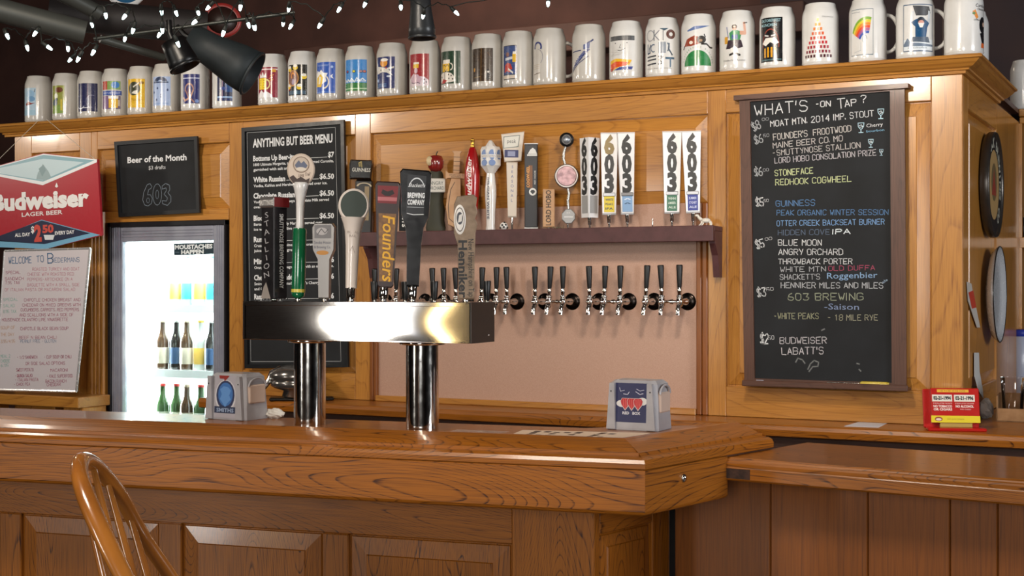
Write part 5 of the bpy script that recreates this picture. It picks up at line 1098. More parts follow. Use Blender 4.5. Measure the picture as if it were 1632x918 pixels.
# --- printed drinks menu
YM = YW - .02
mn = framed('menu_board', 'tall black framed menu of mixed drinks with white printed lettering', 'menu board', [(386, 204), (549, 191), (556, 585), (391, 587)], YM, SLATE, paint('#0E1013', .4), .016, .006)
m = MB(); a = wallart(m, YM + .004, rough=.7); WH = '#E2E4E6'
def mt(t, x0, y0, x1, y1, h, o=0, **k):
    oy = 200 if o == 0 else 420; a.h = .0006; between(a, 'text', t, 380 + x0 * .2574, oy + y0 * .2574, 380 + x1 * .2574, oy + y1 * .2574, h * .2574, k.pop('c', WH), YM + .004, **k)
def ml(x0, y0, x1, y1, o=0, w_=.0016, c=WH):
    oy = 200 if o == 0 else 420; P = [onY(380 + x * .2574, oy + y * .2574, YM + .004) for x, y in ((x0, y0), (x1, y1))]; a.h = .0006; a.line([(p.x, p.z) for p in P], w_, c)
mt('ANYTHING BUT BEER MENU', 90, 136, 583, 104, 52, bold=.03)
for nm, x1, pr, y, dy, d in (('Bottoms Up Beer-itas', 360, '$7', 221, -26, ('1800 Ultimate Margarita, topped with a upturned Coronita,', 'garnished with salt and a lime')),
     ('White Russian', 290, '$6.50', 352, -22, ('Vodka, Kahlua and Hershey Milk served over ice.',)),
     ('Chocolate Russian', 350, '$6.50', 452, -18, ('Vodka, Kahlua and Hersheys Chocolate Milk served', 'over ice.')),
     ('Bloody Mary', 262, '$6.50', 590, -16, ('Bartenders Spicy Bloody Mary Mix served over', 'ice with celery and olive spear')),
     ('Rum Punch', 250, '$6.50', 722, -14, ('Cruzan Coconut rum, pineapple and orange', 'juice and a splash of grenadine.')),
     ('Mimosa', 210, '$6', 858, -13, ('Orange juice and champagne served with an orange slice.',)),
     ('Cherry Almondade', 335, '$6', 958, -10, ("Smirnoff Cherry, lemonade, Brandy's Cherry drops", 'and Cherry garnish.')),
     ('Raspberry Royale', 300, '$6', 1076, -6, ('Raspberry vodka and champagne',)), ('Green Dragon', 260, '$6', 1250, 0, ('Midori, garnished with melon',))):
    mt(nm, 90 + y * .008, y, x1, y + dy * (x1 - 90) / 500, 32, bold=.035); xp = 555 if pr != '$6.50' else 503; mt(pr, xp, y + dy, 592, y + dy, 32, bold=.03); ml(x1 + 8, y + dy * .6, xp - 6, y + dy)
    for i, dd in enumerate(d): n_ = len(dd); x2 = 90 + min(500, n_ * 9.8); mt(dd, 92 + y * .008, y + 31 * (i + 1), x2, y + 31 * (i + 1) + dy * (x2 - 90) / 500, 17, bold=.02)
for P in (((54, 45), (600, 12), (635, 1460), (78, 1462)),):
    for i in range(4): ml(P[i][0], P[i][1], P[(i + 1) % 4][0], P[(i + 1) % 4][1], 0, .0016, '#A8AAAC')
m.build('printed_lettering', mn)

# --- beer of the month
bm = framed('small_blackboard', 'small square black board announcing the beer of the month above the cooler', 'blackboard', [(183, 226), (315, 217), (319, 339), (190, 346)], YW - .02, SLATE, paint('#14171B', .5), .016, .005)
m = MB(); a = wallart(m, YW - .016, rough=.8); a.h = .0006
between(a, 'text', 'Beer of the Month', 203.3, 259.9, 297.5, 255, 9.5, '#E4E6E8', YW - .016, bold=.025); between(a, 'text', '$3 drafts', 237, 270.5, 264, 269, 6, '#C4C6C8', YW - .016, bold=.01)
o = onY(250, 310, YW - .016); k = px_size(o); gc = '#7C8894'
def oc(pts, w_=.9): a.line([(o.x + x * k, o.z + y * k) for x, y in pts], w_ * k, gc)
E = lambda cx, cy, rx, ry, a0=0, a1=360, n=16: [(cx + rx * math.cos(math.radians(a0 + (a1 - a0) * i / n)), cy + ry * math.sin(math.radians(a0 + (a1 - a0) * i / n))) for i in range(n + 1)]
oc([(-10, 13), (-14, 18), (-20, 16), (-27, 4), (-29, -8), (-25, -16), (-18, -18), (-11, -14), (-9, -6), (-13, 0), (-19, 0), (-17, 8), (-12, 10), (-10, 13)]); oc(E(-18, -9, 3, 4)); oc(E(1, 0, 9, 17)); oc(E(1, 0, 3, 7)); oc([(11, 13), (18, 17), (26, 14), (27, 7), (23, 2), (29, -4), (29, -12), (22, -18), (12, -15), (11, -10), (20, -11), (22, -6), (15, 0), (20, 6), (19, 10), (11, 8), (11, 13)])
m.build('lettering', bm)

# --- red hanging beer sign
YS_ = 4.40
sp = lambda x, y: (lambda c: (c.x, c.z))(onY(x, y, YS_))
c = onY(69, 396, YS_); sg = thing('beer_sign', 'red hanging beer sign with pale blue diamond top and blue price diamond', 'sign', (c.x, YS_, c.z))
OUT = [(69.5, 244), (155, 254), (162, 375), (72, 397), (-22, 388), (-18, 268)]
m = MB(); m.prism([sp(*p) for p in OUT], YS_, YS_ + .012, paint('#A81E2C', .35, coat=.4)); m.build('sign_panel', sg)
m = MB(); a = wallart(m, YS_, rough=.4)
def sc5(pts): return [sp(x * .2574, 220 + y * .2574) for x, y in pts]
a.poly(sc5([(270, 98), (600, 132), (600, 150), (265, 292), (-70, 225), (-70, 190)]), '#E4E8EA'); a.poly(sc5([(270, 104), (585, 138), (267, 270), (-70, 212), (-70, 195)]), '#7FA8B4'); a.poly(sc5([(270, 128), (520, 150), (266, 262), (-70, 208), (-70, 200)]), '#BCD2D8')
a.poly(sc5([(265, 160), (300, 205), (316, 240), (290, 262), (225, 255), (235, 215), (252, 190)]), '#8FA6AA'); a.poly(sc5([(240, 190), (270, 165), (285, 200), (262, 240)]), '#7A9498')
a.poly(sc5([(-80, 640), (0, 610), (258, 506), (560, 585), (622, 600), (280, 688), (-90, 672)]), '#6FA6C4'); a.poly(sc5([(-80, 634), (258, 510), (560, 590), (275, 657), (-80, 628)]), '#16203E')
a.h += .0003; between(a, 'text', 'Budweiser', -12, 336, 142, 327, 26, '#E8E6E4', YS_, bold=.05); between(a, 'text', 'LAGER BEER', 35, 345.5, 100, 341, 6.5, '#E6DEDC', YS_, bold=.02); between(a, 'text', 'ALL DAY', 24, 377.5, 48.5, 376, 5.5, '#E6E6E6', YS_, bold=.03)
between(a, 'text', '$', 50, 371, 55, 370.5, 10, '#E6E6E6', YS_, bold=.03); between(a, 'text', '2', 55, 384, 67, 383, 24, '#C8483C', YS_, bold=.06); between(a, 'text', '50', 68, 371, 86, 370, 12, '#C8483C', YS_, bold=.05); between(a, 'text', 'EVERY DAY', 88, 374.5, 119, 372, 5.5, '#E6E6E6', YS_, bold=.03); a.poly(sc5([(272, 600), (340, 600), (330, 630), (280, 630)]), '#D8DCE0')
a.poly(sc5([(352, 275), (362, 300), (352, 308), (342, 300)]), '#E8E6E4'); m.build('printed_face', sg)
for x0, y0, x1_, y1 in ((61, 192, -10, 262), (74, 190, 154, 256)):
    m = MB(); p = onY(x0, y0, YW - .075); q = onY(x1_, y1, YS_ + .006); m.tube([p, p.lerp(q, .5), q], .0011, paint('#C8C0B0', .8), n=5); m.build('string', sg)

# --- whiteboard on a little oak table
YWB = 4.38
P = [onY(7, 400, YWB), onY(143, 396, YWB), onY(121, 624, YWB - .0), onY(-8, 621, YWB)]
tb = onY(60, 628, YWB); 
wb = thing('whiteboard', 'leaning white dry erase board with handwritten pink, blue and green specials', 'whiteboard', (tb.x, YWB, tb.z))
X_ = [(p.x, p.z) for p in P]
m = MB(); m.prism(X_, YWB, YWB + .008, paint('#CFC8CC', .3, coat=.5)); m.build('board_face', wb)
for i in range(4):
    p0, p1 = Vector((X_[i][0], YWB + .003, X_[i][1])), Vector((X_[(i + 1) % 4][0], YWB + .003, X_[(i + 1) % 4][1])); m = MB(); m.tube([p0, p1], .0055, paint('#D8D8D8', .25, .6), n=6, smooth=False); m.build('frame_side', wb)
m = MB(); a = wallart(m, YWB, rough=.6)
def wt(t, x0, y0, x1_, y1, h, col):
    a.h = .0004; s_ = .2722; between(a, 'hand', t, x0 * s_, 390 + y0 * s_, x1_ * s_, 390 + y1 * s_, h * s_, col, YWB)
B_, R_, PK, TL, ORG = '#3C6A94', '#9C2C58', '#C07A8C', '#7CB8AC', '#C89870'
wt('WELCOME', 52, 110, 185, 106, 36, B_); wt('TO', 215, 102, 255, 100, 36, B_); wt('B', 280, 108, 310, 107, 56, B_); wt('IEDERMANS', 315, 104, 465, 100, 26, B_)
for t_, x0, x1_, y, c_ in (('SPECIAL', 34, 120, 172, R_), ('SANDWICH', 30, 138, 208, R_), ('7.95+TAX', 32, 115, 232, R_), ('ROASTED TURKEY AND GOAT', 190, 465, 152, PK), ('CHEESE WITH ROASTED RED', 162, 432, 182, PK), ('PEPPERS-ARTICHOKE ON A', 160, 425, 212, PK), ('BAGUETTE WITH A SMALL SIDE', 160, 465, 244, PK), ('OF ITALIAN PASTA OR MACARONI SALAD', 28, 440, 272, PK),
   ('SPECIAL', 20, 105, 330, TL), ('SALAD', 20, 85, 366, TL), ('8.95+TAX', 20, 95, 400, TL), ('CHIPOTLE CHICKEN BREAST AND', 142, 470, 332, R_), ('CHEDDAR ON MIXED GREENS WITH', 132, 472, 362, R_), ('CUCUMBERS, CARROTS, RED PEPPERS', 122, 462, 390, R_), ('AND SCALLIONS WITH A SIDE OF', 115, 430, 420, R_), ('HOUSEMADE CILANTRO LIME VINAIGRETTE', 12, 398, 448, R_),
   ('SOUP OF', 5, 88, 495, ORG), ('THE DAY', 5, 82, 535, ORG), ('3.95/4.95', 5, 88, 575, ORG), ('CHIPOTLE BLACK BEAN SOUP', 120, 400, 500, R_), ('BEEF N BEAN CHILI', 112, 332, 552, R_), ('PEANUT FREE - GLUTEN', 120, 328, 574, '#5A7A9C'), ('MEAL 2', 5, 60, 662, TL), ('CHOOSE', 5, 58, 690, TL), ('6.95', 5, 50, 716, TL),
   ('- 1/2 SANDWICH', 100, 218, 668, R_), ('- CUP SOUP OR CHILI', 258, 418, 666, R_), ('OR SIDE SALAD OPTIONS', 150, 380, 704, R_), ('SWEET POTATO', 96, 196, 742, R_), ('MACARONI', 296, 396, 744, R_), ('- QUINOA SALAD', 88, 190, 776, R_), ('- KALE SUPERFOOD', 275, 425, 778, R_), ('- ITALIAN PASTA', 88, 225, 800, R_), ('BACON RANCH', 268, 388, 808, R_), ('- CHICK PEA', 82, 176, 826, R_), ('CHEDDAR', 275, 355, 828, R_)): wt(t_, x0, y, x1_, y - 2, 17, c_)
m.build('handwriting', wb)
zt2 = tb.z - .0055
x_l, x_r = onY(-40, 630, YWB).x, onY(130, 630, YWB).x
tt = thing('oak_stand', 'small honey oak stand holding up the whiteboard at the left edge', 'stand', ((x_l + x_r) / 2, YWB, 0))
m = MB(); m.box(x_l, x_r, YWB - .02, YWB + .17, zt2 - .045, zt2, OAK['X'], .003); m.build('top_board', tt)
xp = onY(82, 650, YWB).x
for x0_, x1_ in ((xp - .009, xp + .009), (onY(98, 650, YWB).x, x_r - .003), (x_l, x_l + .05)):
    m = MB(); m.box(x0_, x1_, YWB + .01, YWB + .15, 0, zt2 - .045, OAK['Z'], .003); m.build('upright', tt)

# ------------------------------------------------------------------ glass door cooler
cx0, cx1 = wx(174), wx(361); zc1 = ZF - .002
co = thing('bottle_cooler', 'brightly lit glass door cooler with brushed aluminium frame full of bottles', 'cooler', ((cx0 + cx1) / 2, YW, 0))
inw = paint('#F0F2F0', .6); D_ = .60
for bx in ((cx0, cx0 + .02, YW + .04, YW + D_, .05, zc1), (cx1 - .02, cx1, YW + .04, YW + D_, .05, zc1), (cx0, cx1, YW + D_, YW + D_ + .02, .05, zc1), (cx0, cx1, YW + .04, YW + D_, zc1 - .02, zc1), (cx0, cx1, YW + .04, YW + D_, .05, .08)):
    m = MB(); m.box(*bx, inw); m.build('liner_panel', co)
dk = paint('#26262A', .35, .3)
m = MB(); fo = .018
m.box(cx0, cx0 + fo, YW - .012, YW + .04, .08, zc1, dk, .003); m.box(cx0, cx1, YW - .012, YW + .04, zc1 - fo * 1.2, zc1, dk, .003); m.box(cx1 - .006, cx1, YW - .012, YW + .04, .08, zc1, dk, .002); m.build('outer_frame', co)
zg1 = wz(270, 384); gx0, gx1 = wx(196), wx(341)
dr = MB(); dr.box(gx0 - .004, gx1 + .004, YW + .012, YW + .016, .2, zg1 + .004, GLASS); dr.build('glass_door', co); 
for (a_, b_, c_, d_) in ((cx0 + fo, gx0, .15, zc1 - fo * 1.2), (gx1, cx1 - .006, .15, zc1 - fo * 1.2), (gx0, gx1, zg1, zc1 - fo * 1.2)):
    m = MB(); m.box(a_, b_, YW - .006, YW + .03, c_, d_, ALU, .003)
    if b_ - a_ < .3:
        for i in range(3): x = a_ + (b_ - a_) * (.3 + .2 * i); m.box(x, x + .0035, YW - .009, YW - .005, c_, d_, ALU, .001)
    else:
        for i in range(3): z = c_ + (d_ - c_) * (.3 + .2 * i); m.box(a_, b_, YW - .009, YW - .005, z, z + .0035, ALU, .001)
    m.build('door_rail', co)
m = MB(); a = wallart(m, YW + .012, rough=.5); P = [onY(277, 388.5, YW + .012), onY(341, 386, YW + .012), onY(341, 405, YW + .012), onY(277.5, 407, YW + .012)]
a.poly([(p.x, p.z) for p in P], '#17323E'); a.h = .0012
between(a, 'text', 'MOUSTACHES', 279, 397.2, 339, 395.5, 6.4, '#E8EEF0', YW + .012, bold=.05); between(a, 'text', 'HAPPEN', 289, 405, 325, 404, 6.2, '#E8EEF0', YW + .012, bold=.05); between(a, 'text', '---', 280, 403, 286, 403, 3, '#BFD4DC', YW + .012); m.build('sticker', co)
tube_m = paint('#F4FAFF', .5, emit=7.0, name='cooler_lamp')
m = MB(); m.tube([(cx0 + .035, YW + .06, .2), (cx0 + .035, YW + .06, zc1 - .05)], .011, tube_m, n=10); m.build('lamp_tube', co)
m = MB(); m.tube([(cx1 - .035, YW + .06, .2), (cx1 - .035, YW + .06, zc1 - .05)], .011, tube_m, n=10); m.build('lamp_tube', co)
area('cooler_light', ((cx0 + cx1) / 2, YW + .10, zc1 - .03), ((cx0 + cx1) / 2, YW + .42, .9), .5, .08, 60, (.93, .98, 1))
area('cooler_light', (cx0 + .04, YW + .10, 1.1), (cx1 - .1, YW + .45, 1.1), .08, .9, 50, (.93, .98, 1))
SHZ = (1.285, 1.005, .725)
for z in SHZ:
    m = MB(); wr = paint('#E8ECEC', .3)
    for i in range(22): x = cx0 + .03 + (cx1 - cx0 - .06) * i / 21; m.tube([(x, YW + .09, z - .003), (x, YW + D_ - .02, z - .003)], .0022, wr, n=5)
    m.tube([(cx0 + .02, YW + .09, z - .003), (cx1 - .02, YW + .09, z - .003)], .004, wr, n=6); m.box(cx0 + .02, cx1 - .02, YW + .082, YW + .086, z - .022, z + .012, paint('#F4F6F6', .4)); o = m.build('wire_shelf', co)
BP = [(.001, .001), (.027, .001), (.030, .004), (.0305, .02), (.0305, .125), (.028, .142), (.020, .160), (.0145, .178), (.0135, .212), (.0145, .214), (.0145, .220), (.012, .222)]
CAPP = [(.0148, .214), (.0155, .217), (.0145, .225), (.001, .226)]
BT = [('brown', '#4A3626', '#C8BCA8', '#B8A890', 'brown beer bottle with cream label'), ('teal', '#A8D0C8', '#3CA6C0', '#38A8C4', 'clear bottle with teal foil top'), ('green', '#3E5A34', '#C8CCB8', '#A82C28', 'green beer bottle with pale label'), ('dark', '#22201E', '#2C4668', '#D8D8D4', 'dark bottle with slate blue label'), ('clear', '#C8CCC4', '#D8B050', '#C8A040', 'clear bottle with amber label')]
BM = {}
for nm, gc_, lc, cc, _ in BT:
    b1 = MB(); b1.lathe(BP, paint(gc_, .12, coat=.6), n=16); b2 = MB(); b2.lathe([(.0309, .035), (.0311, .036), (.0311, .104), (.0309, .105)], paint(lc, .5), n=16); b3 = MB(); b3.lathe(CAPP, paint(cc, .35, .3), n=14)
    BM[nm] = (b1.mesh('bottle_glass'), b2.mesh('bottle_label'), b3.mesh('bottle_cap'))
rows = [(0, 'top', [4, 1, 4, 1, 1, 1], 'on the top cooler shelf'), (1, 'middle', [0, 3, 0, 4, 3, 1, 0], 'on the middle cooler shelf'), (2, 'lowest', [2, 2, 0, 2, 3, 0, 2], 'on the lowest cooler shelf')]
PL = ['at far left', 'second from left', 'third from left', 'fourth from left', 'fifth from left', 'sixth from left', 'at far right']
for r, rn, kinds, ph in rows:
    n_ = len(kinds)
    for i, kx in enumerate(kinds):
        nm, _, _, _, lb = BT[kx]; x = cx1 - .055 - (n_ - 1 - i) * .068; y = YW + .14 + .012 * (i % 2)
        t = thing('bottle', lb + ' ' + ph + ', ' + (PL[i] if i < n_ - 1 else PL[6]), 'bottle', (x, y, SHZ[r]), 0, 'bottles ' + ph)
        for o_, me in zip(('glass_body', 'paper_label', 'cap'), BM[nm]):
            ob = bpy.data.objects.new(o_, me); put(ob, t)

# ------------------------------------------------------------------ napkin dispensers on the bar
GP = speckle('grey_plastic', '#A8A6AA', '#9C9A9E', 20, rough=.35, coat=.4)
def dispenser(px, py, phi, label, ad):
    base = onZ(px, py, ZTOP + .0005); W_, Dd, H_ = .128, .092, .113; face = math.atan2(-base.x, base.y) - math.radians(phi)
    R_ = Matrix.Rotation(face, 3, 'Z'); ctr = base - R_ @ Vector((W_ / 2, -Dd / 2, 0)); t = thing('napkin_dispenser', label, 'napkin dispenser', ctr, face, 'napkin dispensers on the bar')
    m = MB(); tp = .006; w2, d2_ = W_ / 2, Dd / 2
    vs = []; 
    for z, i_ in ((0, 0), (.006, .0), (H_ - .008, tp), (H_, tp + .008)):
        b_ = .008
        for x, y in ((-w2 + i_ + b_, -d2_ + i_), (w2 - i_ - b_, -d2_ + i_), (w2 - i_, -d2_ + i_ + b_), (w2 - i_, d2_ - i_ - b_), (w2 - i_ - b_, d2_ - i_), (-w2 + i_ + b_, d2_ - i_), (-w2 + i_, d2_ - i_ - b_), (-w2 + i_, -d2_ + i_ + b_)): vs.append((x, y, z))
    fs = [tuple(range(8))[::-1], tuple(range(24, 32))] + [(r_ * 8 + i, r_ * 8 + (i + 1) % 8, r_ * 8 + 8 + (i + 1) % 8, r_ * 8 + 8 + i) for r_ in range(3) for i in range(8)]
    m.add(vs, fs, GP); m.build('casing', t, local=True)
    for s_ in (-1, 1):
        m = MB(); xo, xi = s_ * (w2 - .004), s_ * (w2 - .030); xt = s_ * (w2 - .024)
        m.prism([(xo, .001), (xi + s_ * .004, .001), (xt, H_ - .006), (s_ * (w2 - .012), H_ - .006)], -d2_ - .006, -d2_ + .004, GP, b=.001); m.build('pillar', t, local=True)
        m = MB(); m.blob((s_ * (w2 - .016), -d2_ - .006, H_ * .78), .0018, BLACK, 8, 6); m.build('screw', t, local=True)
    m = MB(); a = Art(m, lambda u, v, h: (u, -d2_ - .0006 - h + .006 * v / H_ * .9, v)); ad(a); m.build('advert_card', t, local=True)
    m = MB(); m.box(w2 - .008, w2 + .0015, -.030, .030, .040, .086, paint('#C4AC9C', .8), .003); m.build('napkins', t, local=True)
    m = MB(); m.tube([(w2 - .001 + .001, .031 * math.cos(k_), .082 + .020 * math.sin(k_)) for k_ in [math.pi * i / 10 for i in range(11)]], .0025, GP, n=6); m.build('opening_rim', t, local=True)
    return t
def ad1(a):
    a.rect(-.036, .004, .036, .108, '#A49FA6'); a.circ(0, .058, .034, '#C8C6C8', ry=.040); a.circ(0, .060, .030, '#2A3254', ry=.036); a.circ(0, .062, .024, '#3A6AA8', ry=.029)
    a.poly([(-.018, .074), (-.006, .082), (.008, .08), (.018, .072), (.012, .06), (.018, .05), (.006, .04), (0, .03), (-.008, .04), (-.018, .05), (-.012, .062)], '#5A8AC4'); a.rect(-.035, .016, .035, .032, '#26304A'); a.text('SMITHS', 0, .019, .009, '#8FA0BC', w=.056, align='C', bold=.03); a.poly([(-.022, .108), (.012, .108), (.004, .100), (-.004, .094), (-.006, .100), (-.02, .1)], '#8A2820')
def ad2(a):
    a.rect(-.040, .018, .038, .107, '#1E2250'); a.circ(-.024, .060, .014, '#D8D6D4', ry=.008); a.circ(.026, .066, .012, '#D8D6D4', ry=.009)
    for x in (-.016, 0, .016): a.poly([(x - .012, .066), (x - .008, .073), (x + .008, .073), (x + .012, .066), (x + .010, .057), (x, .044), (x - .010, .057)], '#C8B4B4'); a.poly([(x - .011, .066), (x - .0075, .072), (x + .0075, .072), (x + .011, .066), (x + .009, .058), (x, .047), (x - .009, .058)], '#B8242C'); a.line([(x, .05), (x, .071)], .001, '#E06A60'); a.line([(x - .004, .054), (x - .005, .070)], .001, '#E06A60'); a.line([(x + .004, .054), (x + .005, .07)], .001, '#E06A60')
    a.text('RED   BOX', 0, .036, .006, '#D8D8E0', w=.044, align='C', bold=.03); a.line([(-.03, .096), (-.028, .088), (-.018, .09)], .0012, '#C8C8DC'); a.line([(-.02, .082), (-.01, .081), (-.006, .087)], .0016, '#C8C8DC'); a.line([(.01, .088), (.02, .082), (.028, .084)], .0016, '#C8C8DC'); a.line([(.012, .094), (.02, .09), (.03, .092)], .0012, '#C8C8DC')
dispenser(390, 671, 42, 'grey plastic napkin dispenser with a round blue badge card by the left column', ad1)
dispenser(1048, 688, 22, 'grey plastic napkin dispenser with a navy card of three red balloons', ad2)
# crumpled white napkins beside the first dispenser
def crumple(px, py, z, r, label, mat, name='crumpled_napkin', cat='napkin', sc=(1.5, 1, .7), D=None):
    b = onZ(px, py, z) if D is None else D; m = MB(Matrix.Translation(b)); random.seed(int(px)); m.blob((0, 0, r * sc[2]), r, mat, 14, 9, sc, jit=.16)
    o_ = m.build(name, None, loc=b)
    for p_ in o_.data.polygons: p_.use_smooth = False
    return tag(o_, label, cat)
crumple(438, 667, ZTOP, .014, 'crumpled white napkin lying right of the left napkin dispenser', paint('#D0CCC4', .8), sc=(2, 1, .9))
# papers on the bar
def sheet(name, label, cat, pts, z, mat, lines=None, th=.0006, curl=None):
    P = [onZ(x, y, z) for x, y in pts]; c_ = sum(P, Vector()) / len(P); t = thing(name, label, cat, (c_.x, c_.y, z))
    m = MB(); m.prism([(p.x, p.y) for p in P], z, z + th, mat, axis='Z'); m.build('sheet', t)
    if lines:
        m = MB(); a = Art(m, lambda u, v, h: (lambda q: (q.x, q.y, z + th + .0003))(P[3].lerp(P[2], u).lerp(P[0].lerp(P[1], u), v))); lines(a); m.build('printing', t)
    return t
def mlines(a):
    for i in range(8):
        x = .12 + i * .085 + (.02 if i > 4 else 0)
        for k in range(3):
            if random.random() < .8: a.h = 0; a.rect(x, .12 + .27 * k, x + .05, .12 + .27 * k + random.uniform(.1, .22), '#3A2A24')
random.seed(5)
sheet('paper_menu', 'printed paper menu lying flat on the bar before the right napkin dispenser', 'menu', [(833, 685.5), (1036, 690.5), (985, 702), (812, 694)], ZTOP, paint('#D8C0A8', .6), mlines)
sheet('clear_sleeve', 'thin clear plastic sleeve lying on the bar between tower and paper menu', 'sleeve', [(730, 684.5), (812, 688), (784, 692.5), (716, 687.5)], ZTOP, paint('#A88A78', .15, coat=.8))
# on the back counter
sheet('receipt', 'white paper slip lying on the back counter below the blackboard', 'paper', [(1372, 671.5), (1417, 673.5), (1400, 681.5), (1345, 679.5)], ZB, paint('#D4D2D8', .7))
# ------------------------------------------------------------------ red age check stand
bs = onZ(1523, 686, ZB); t, s = px_thing('age_check_sign', 'red plastic counter stand showing two dates on white tiles and yellow strip', 'sign', 1523, bs, None, 0, 10)
rdp = paint('#B41A14', .3, coat=.5); TT = Matrix.Translation((0, 0, 6)) @ Matrix.Rotation(math.radians(-14), 4, 'X')
m = SM(s); m.box(-45, 45, -18, 16, 0, 5, rdp, 1.5); m.build('foot', t, local=True)
m = SM(s, TT); m.box(-48, 38, 8, 13, -1, 62, rdp, 1.5); m.build('back_plate', t, local=True)
m = SM(s, TT); m.box(-37, 38, -2, 8, 6, 62, rdp, 1.2); m.build('date_block', t, local=True)
m = SM(s, TT); m.box(-24, 26, -1, 6, -1, 6, paint('#A88C40', .6), .5); m.build('card_pad', t, local=True)
m = SM(s, TT); a = Art(m, lambda u, v, h: (u, -2.1 - h / s, v)); a.rect(-27, 55, 22, 59.5, '#E0A828'); a.text('ID TO BE 18 OR OVER', -2, 56.2, 2, '#7A3018', w=38, align='C')
a.rect(-35, 40, -4, 51, '#E0D8CC'); a.rect(-1, 40, 31, 51, '#E0D8CC'); a.h += .0003; a.text('02-21-1994', -19.5, 43, 5.5, '#1A1A1E', w=27, align='C', bold=.05); a.text('02-21-1996', 15, 43, 5.5, '#1A1A1E', w=28, align='C', bold=.05)
a.text('IF BORN AFTER THIS DATE', -19, 36, 2, '#EAD0C8', w=29, align='C'); a.text('NO TOBACCO', -19, 30.5, 3.6, '#EAD8D0', w=29, align='C', bold=.04); a.text('OR CIGARS', -19, 25.5, 3.6, '#EAD8D0', w=29, align='C', bold=.04); a.text('IF BORN AFTER THIS DATE', 15, 36, 2, '#EAD0C8', w=29, align='C'); a.text('NO ALCOHOL', 15, 30.5, 3.8, '#EAD8D0', w=28, align='C', bold=.04); a.text('WE CARD', 16, 26.5, 2, '#EAD0C8', w=17, align='C')
a.rect(-37.5, 6, 38, 17, '#DCC818'); a.circ(-26, 11.5, 6, '#8C3018', ry=3.6); a.circ(-26, 11, 4.5, '#E0C8B8', ry=2); a.text('STATE LIQUOR COMMISSION', 0, 10.5, 2.2, '#8A6A14', w=26, align='C'); m.build('printed_face', t, local=True)
# ------------------------------------------------------------------ things at the right edge
crumple(1572, 667, ZB, .030, 'crumpled ball of foil and paper between red stand and cardboard tray', paint('#B4B2B0', .5), 'crumpled_foil', 'foil', (.8, .8, 1.1))
cb = onZ(1588, 672, ZB); ct = thing('cardboard_tray', 'low brown cardboard tray at the right edge of the back counter', 'tray', (cb.x, cb.y, ZB), math.radians(4))
Wc, Dc, Hc = .34, .16, .085
for bx in ((0, Wc, 0, .004, 0, Hc * .52), (0, .004, 0, Dc, 0, Hc), (Wc - .004, Wc, 0, Dc, 0, Hc), (0, Wc, Dc - .004, Dc, 0, Hc), (0, Wc, 0, Dc, 0, .004)):
    m = MB(); m.box(*bx, CARDB); m.build('wall' if bx[5] > .01 else 'bottom', ct, local=True)
for i, (dx, dy) in enumerate(((.045, .055), (.12, .06), (.2, .06))):
    b = Vector((cb.x + dx, cb.y + dy, ZB + .005)); m = MB(Matrix.Translation(b)); m.lathe([(.001, 0), (.030, 0), (.031, .004), (.0395, .136), (.0412, .138), (.0405, .140)], CUPG, n=24, cap=False)
    tag(m.build('plastic_cup', None, loc=b), ['clear plastic cup standing at the left end of cardboard tray', 'clear plastic cup in the cardboard tray, second from its left end', 'clear plastic cup in the cardboard tray, third from its left end'][i], 'cup', 'clear cups in the cardboard tray')
b = onY(1637, 600, Y2 + .08); b.z = ZB; b = Vector((b.x, Y2 - .05, ZB)); t = thing('lidded_bottle', 'translucent pale blue plastic bottle with blue lid at the right edge', 'bottle', b)
m = MB(Matrix.Translation(b)); m.lathe([(.001, 0), (.045, 0), (.047, .004), (.047, .235), (.040, .25)], paint('#A4AEC4', .3, coat=.3), n=24); m.build('body', t)
m = MB(Matrix.Translation(b)); m.lathe([(.044, .243), (.046, .245), (.046, .268), (.043, .271), (.001, .271)], paint('#1C34A0', .35), n=24); m.build('lid', t)
b = onY(1633, 375, Y2 + .06); b.z = onY(1630, 378, Y2).z + .001; t = thing('black_cup', 'black cup with white marks standing on the open shelf at right edge', 'cup', b)
m = MB(Matrix.Translation(b)); m.lathe([(.001, 0), (.03, 0), (.036, .08), (.038, .082), (.034, .082), (.028, .006)], BLACK, n=20); m.build('body', t); m = MB(Matrix.Translation(b)); m.lathe([(.0325, .02), (.0345, .045)], paint('#C8C8C4', .5), n=9, smooth=False); m.build('white_band', t)
# round signs on the side wall
def side_disc(px, py, rpx, label, turn_, build):
    c_ = onX(px, py, XR); r = rpx * px_size(c_); R_ = Matrix.Rotation(math.radians(90 + turn_), 4, 'Z') ; loc = (XR + .002, c_.y, c_.z)
    t = thing('round_tin_sign', label, 'sign', loc, math.radians(90 + turn_)); build(t, r); return t
def d1_(t, r):
    m = MB(); m.lathe([(r * .96, -.001), (r, -.012), (r, -.030), (r * .985, -.034), (r * .97, -.030), (r * .96, -.024), (.001, -.022)], paint('#4E4A46', .3, .7), n=48, axis='Y'); m.build('rim', t, local=True)
    m = MB(); a = Art(m, lambda u, v, h: (u, -.0235 - h, v)); a.ring(0, 0, r * .66, r * .95, '#15161A', n=48); a.circ(0, 0, r * .66, '#A88A5A', n=36); a.circ(0, r * .05, r * .36, '#6A5A3C', n=24); a.poly([(-r * .3, -r * .2), (0, r * .3), (r * .3, -r * .2)], '#8C3A2C')
    for i, ch in enumerate('WOODSTOCK BREWING CO'): an = math.radians(200 - i * 13.2); a.text(ch, r * .71 * math.cos(an), r * .71 * math.sin(an), r * .18, '#B8B8A8', align='C', rot=an - math.pi / 2, bold=.03)
    m.build('printed_face', t, local=True)
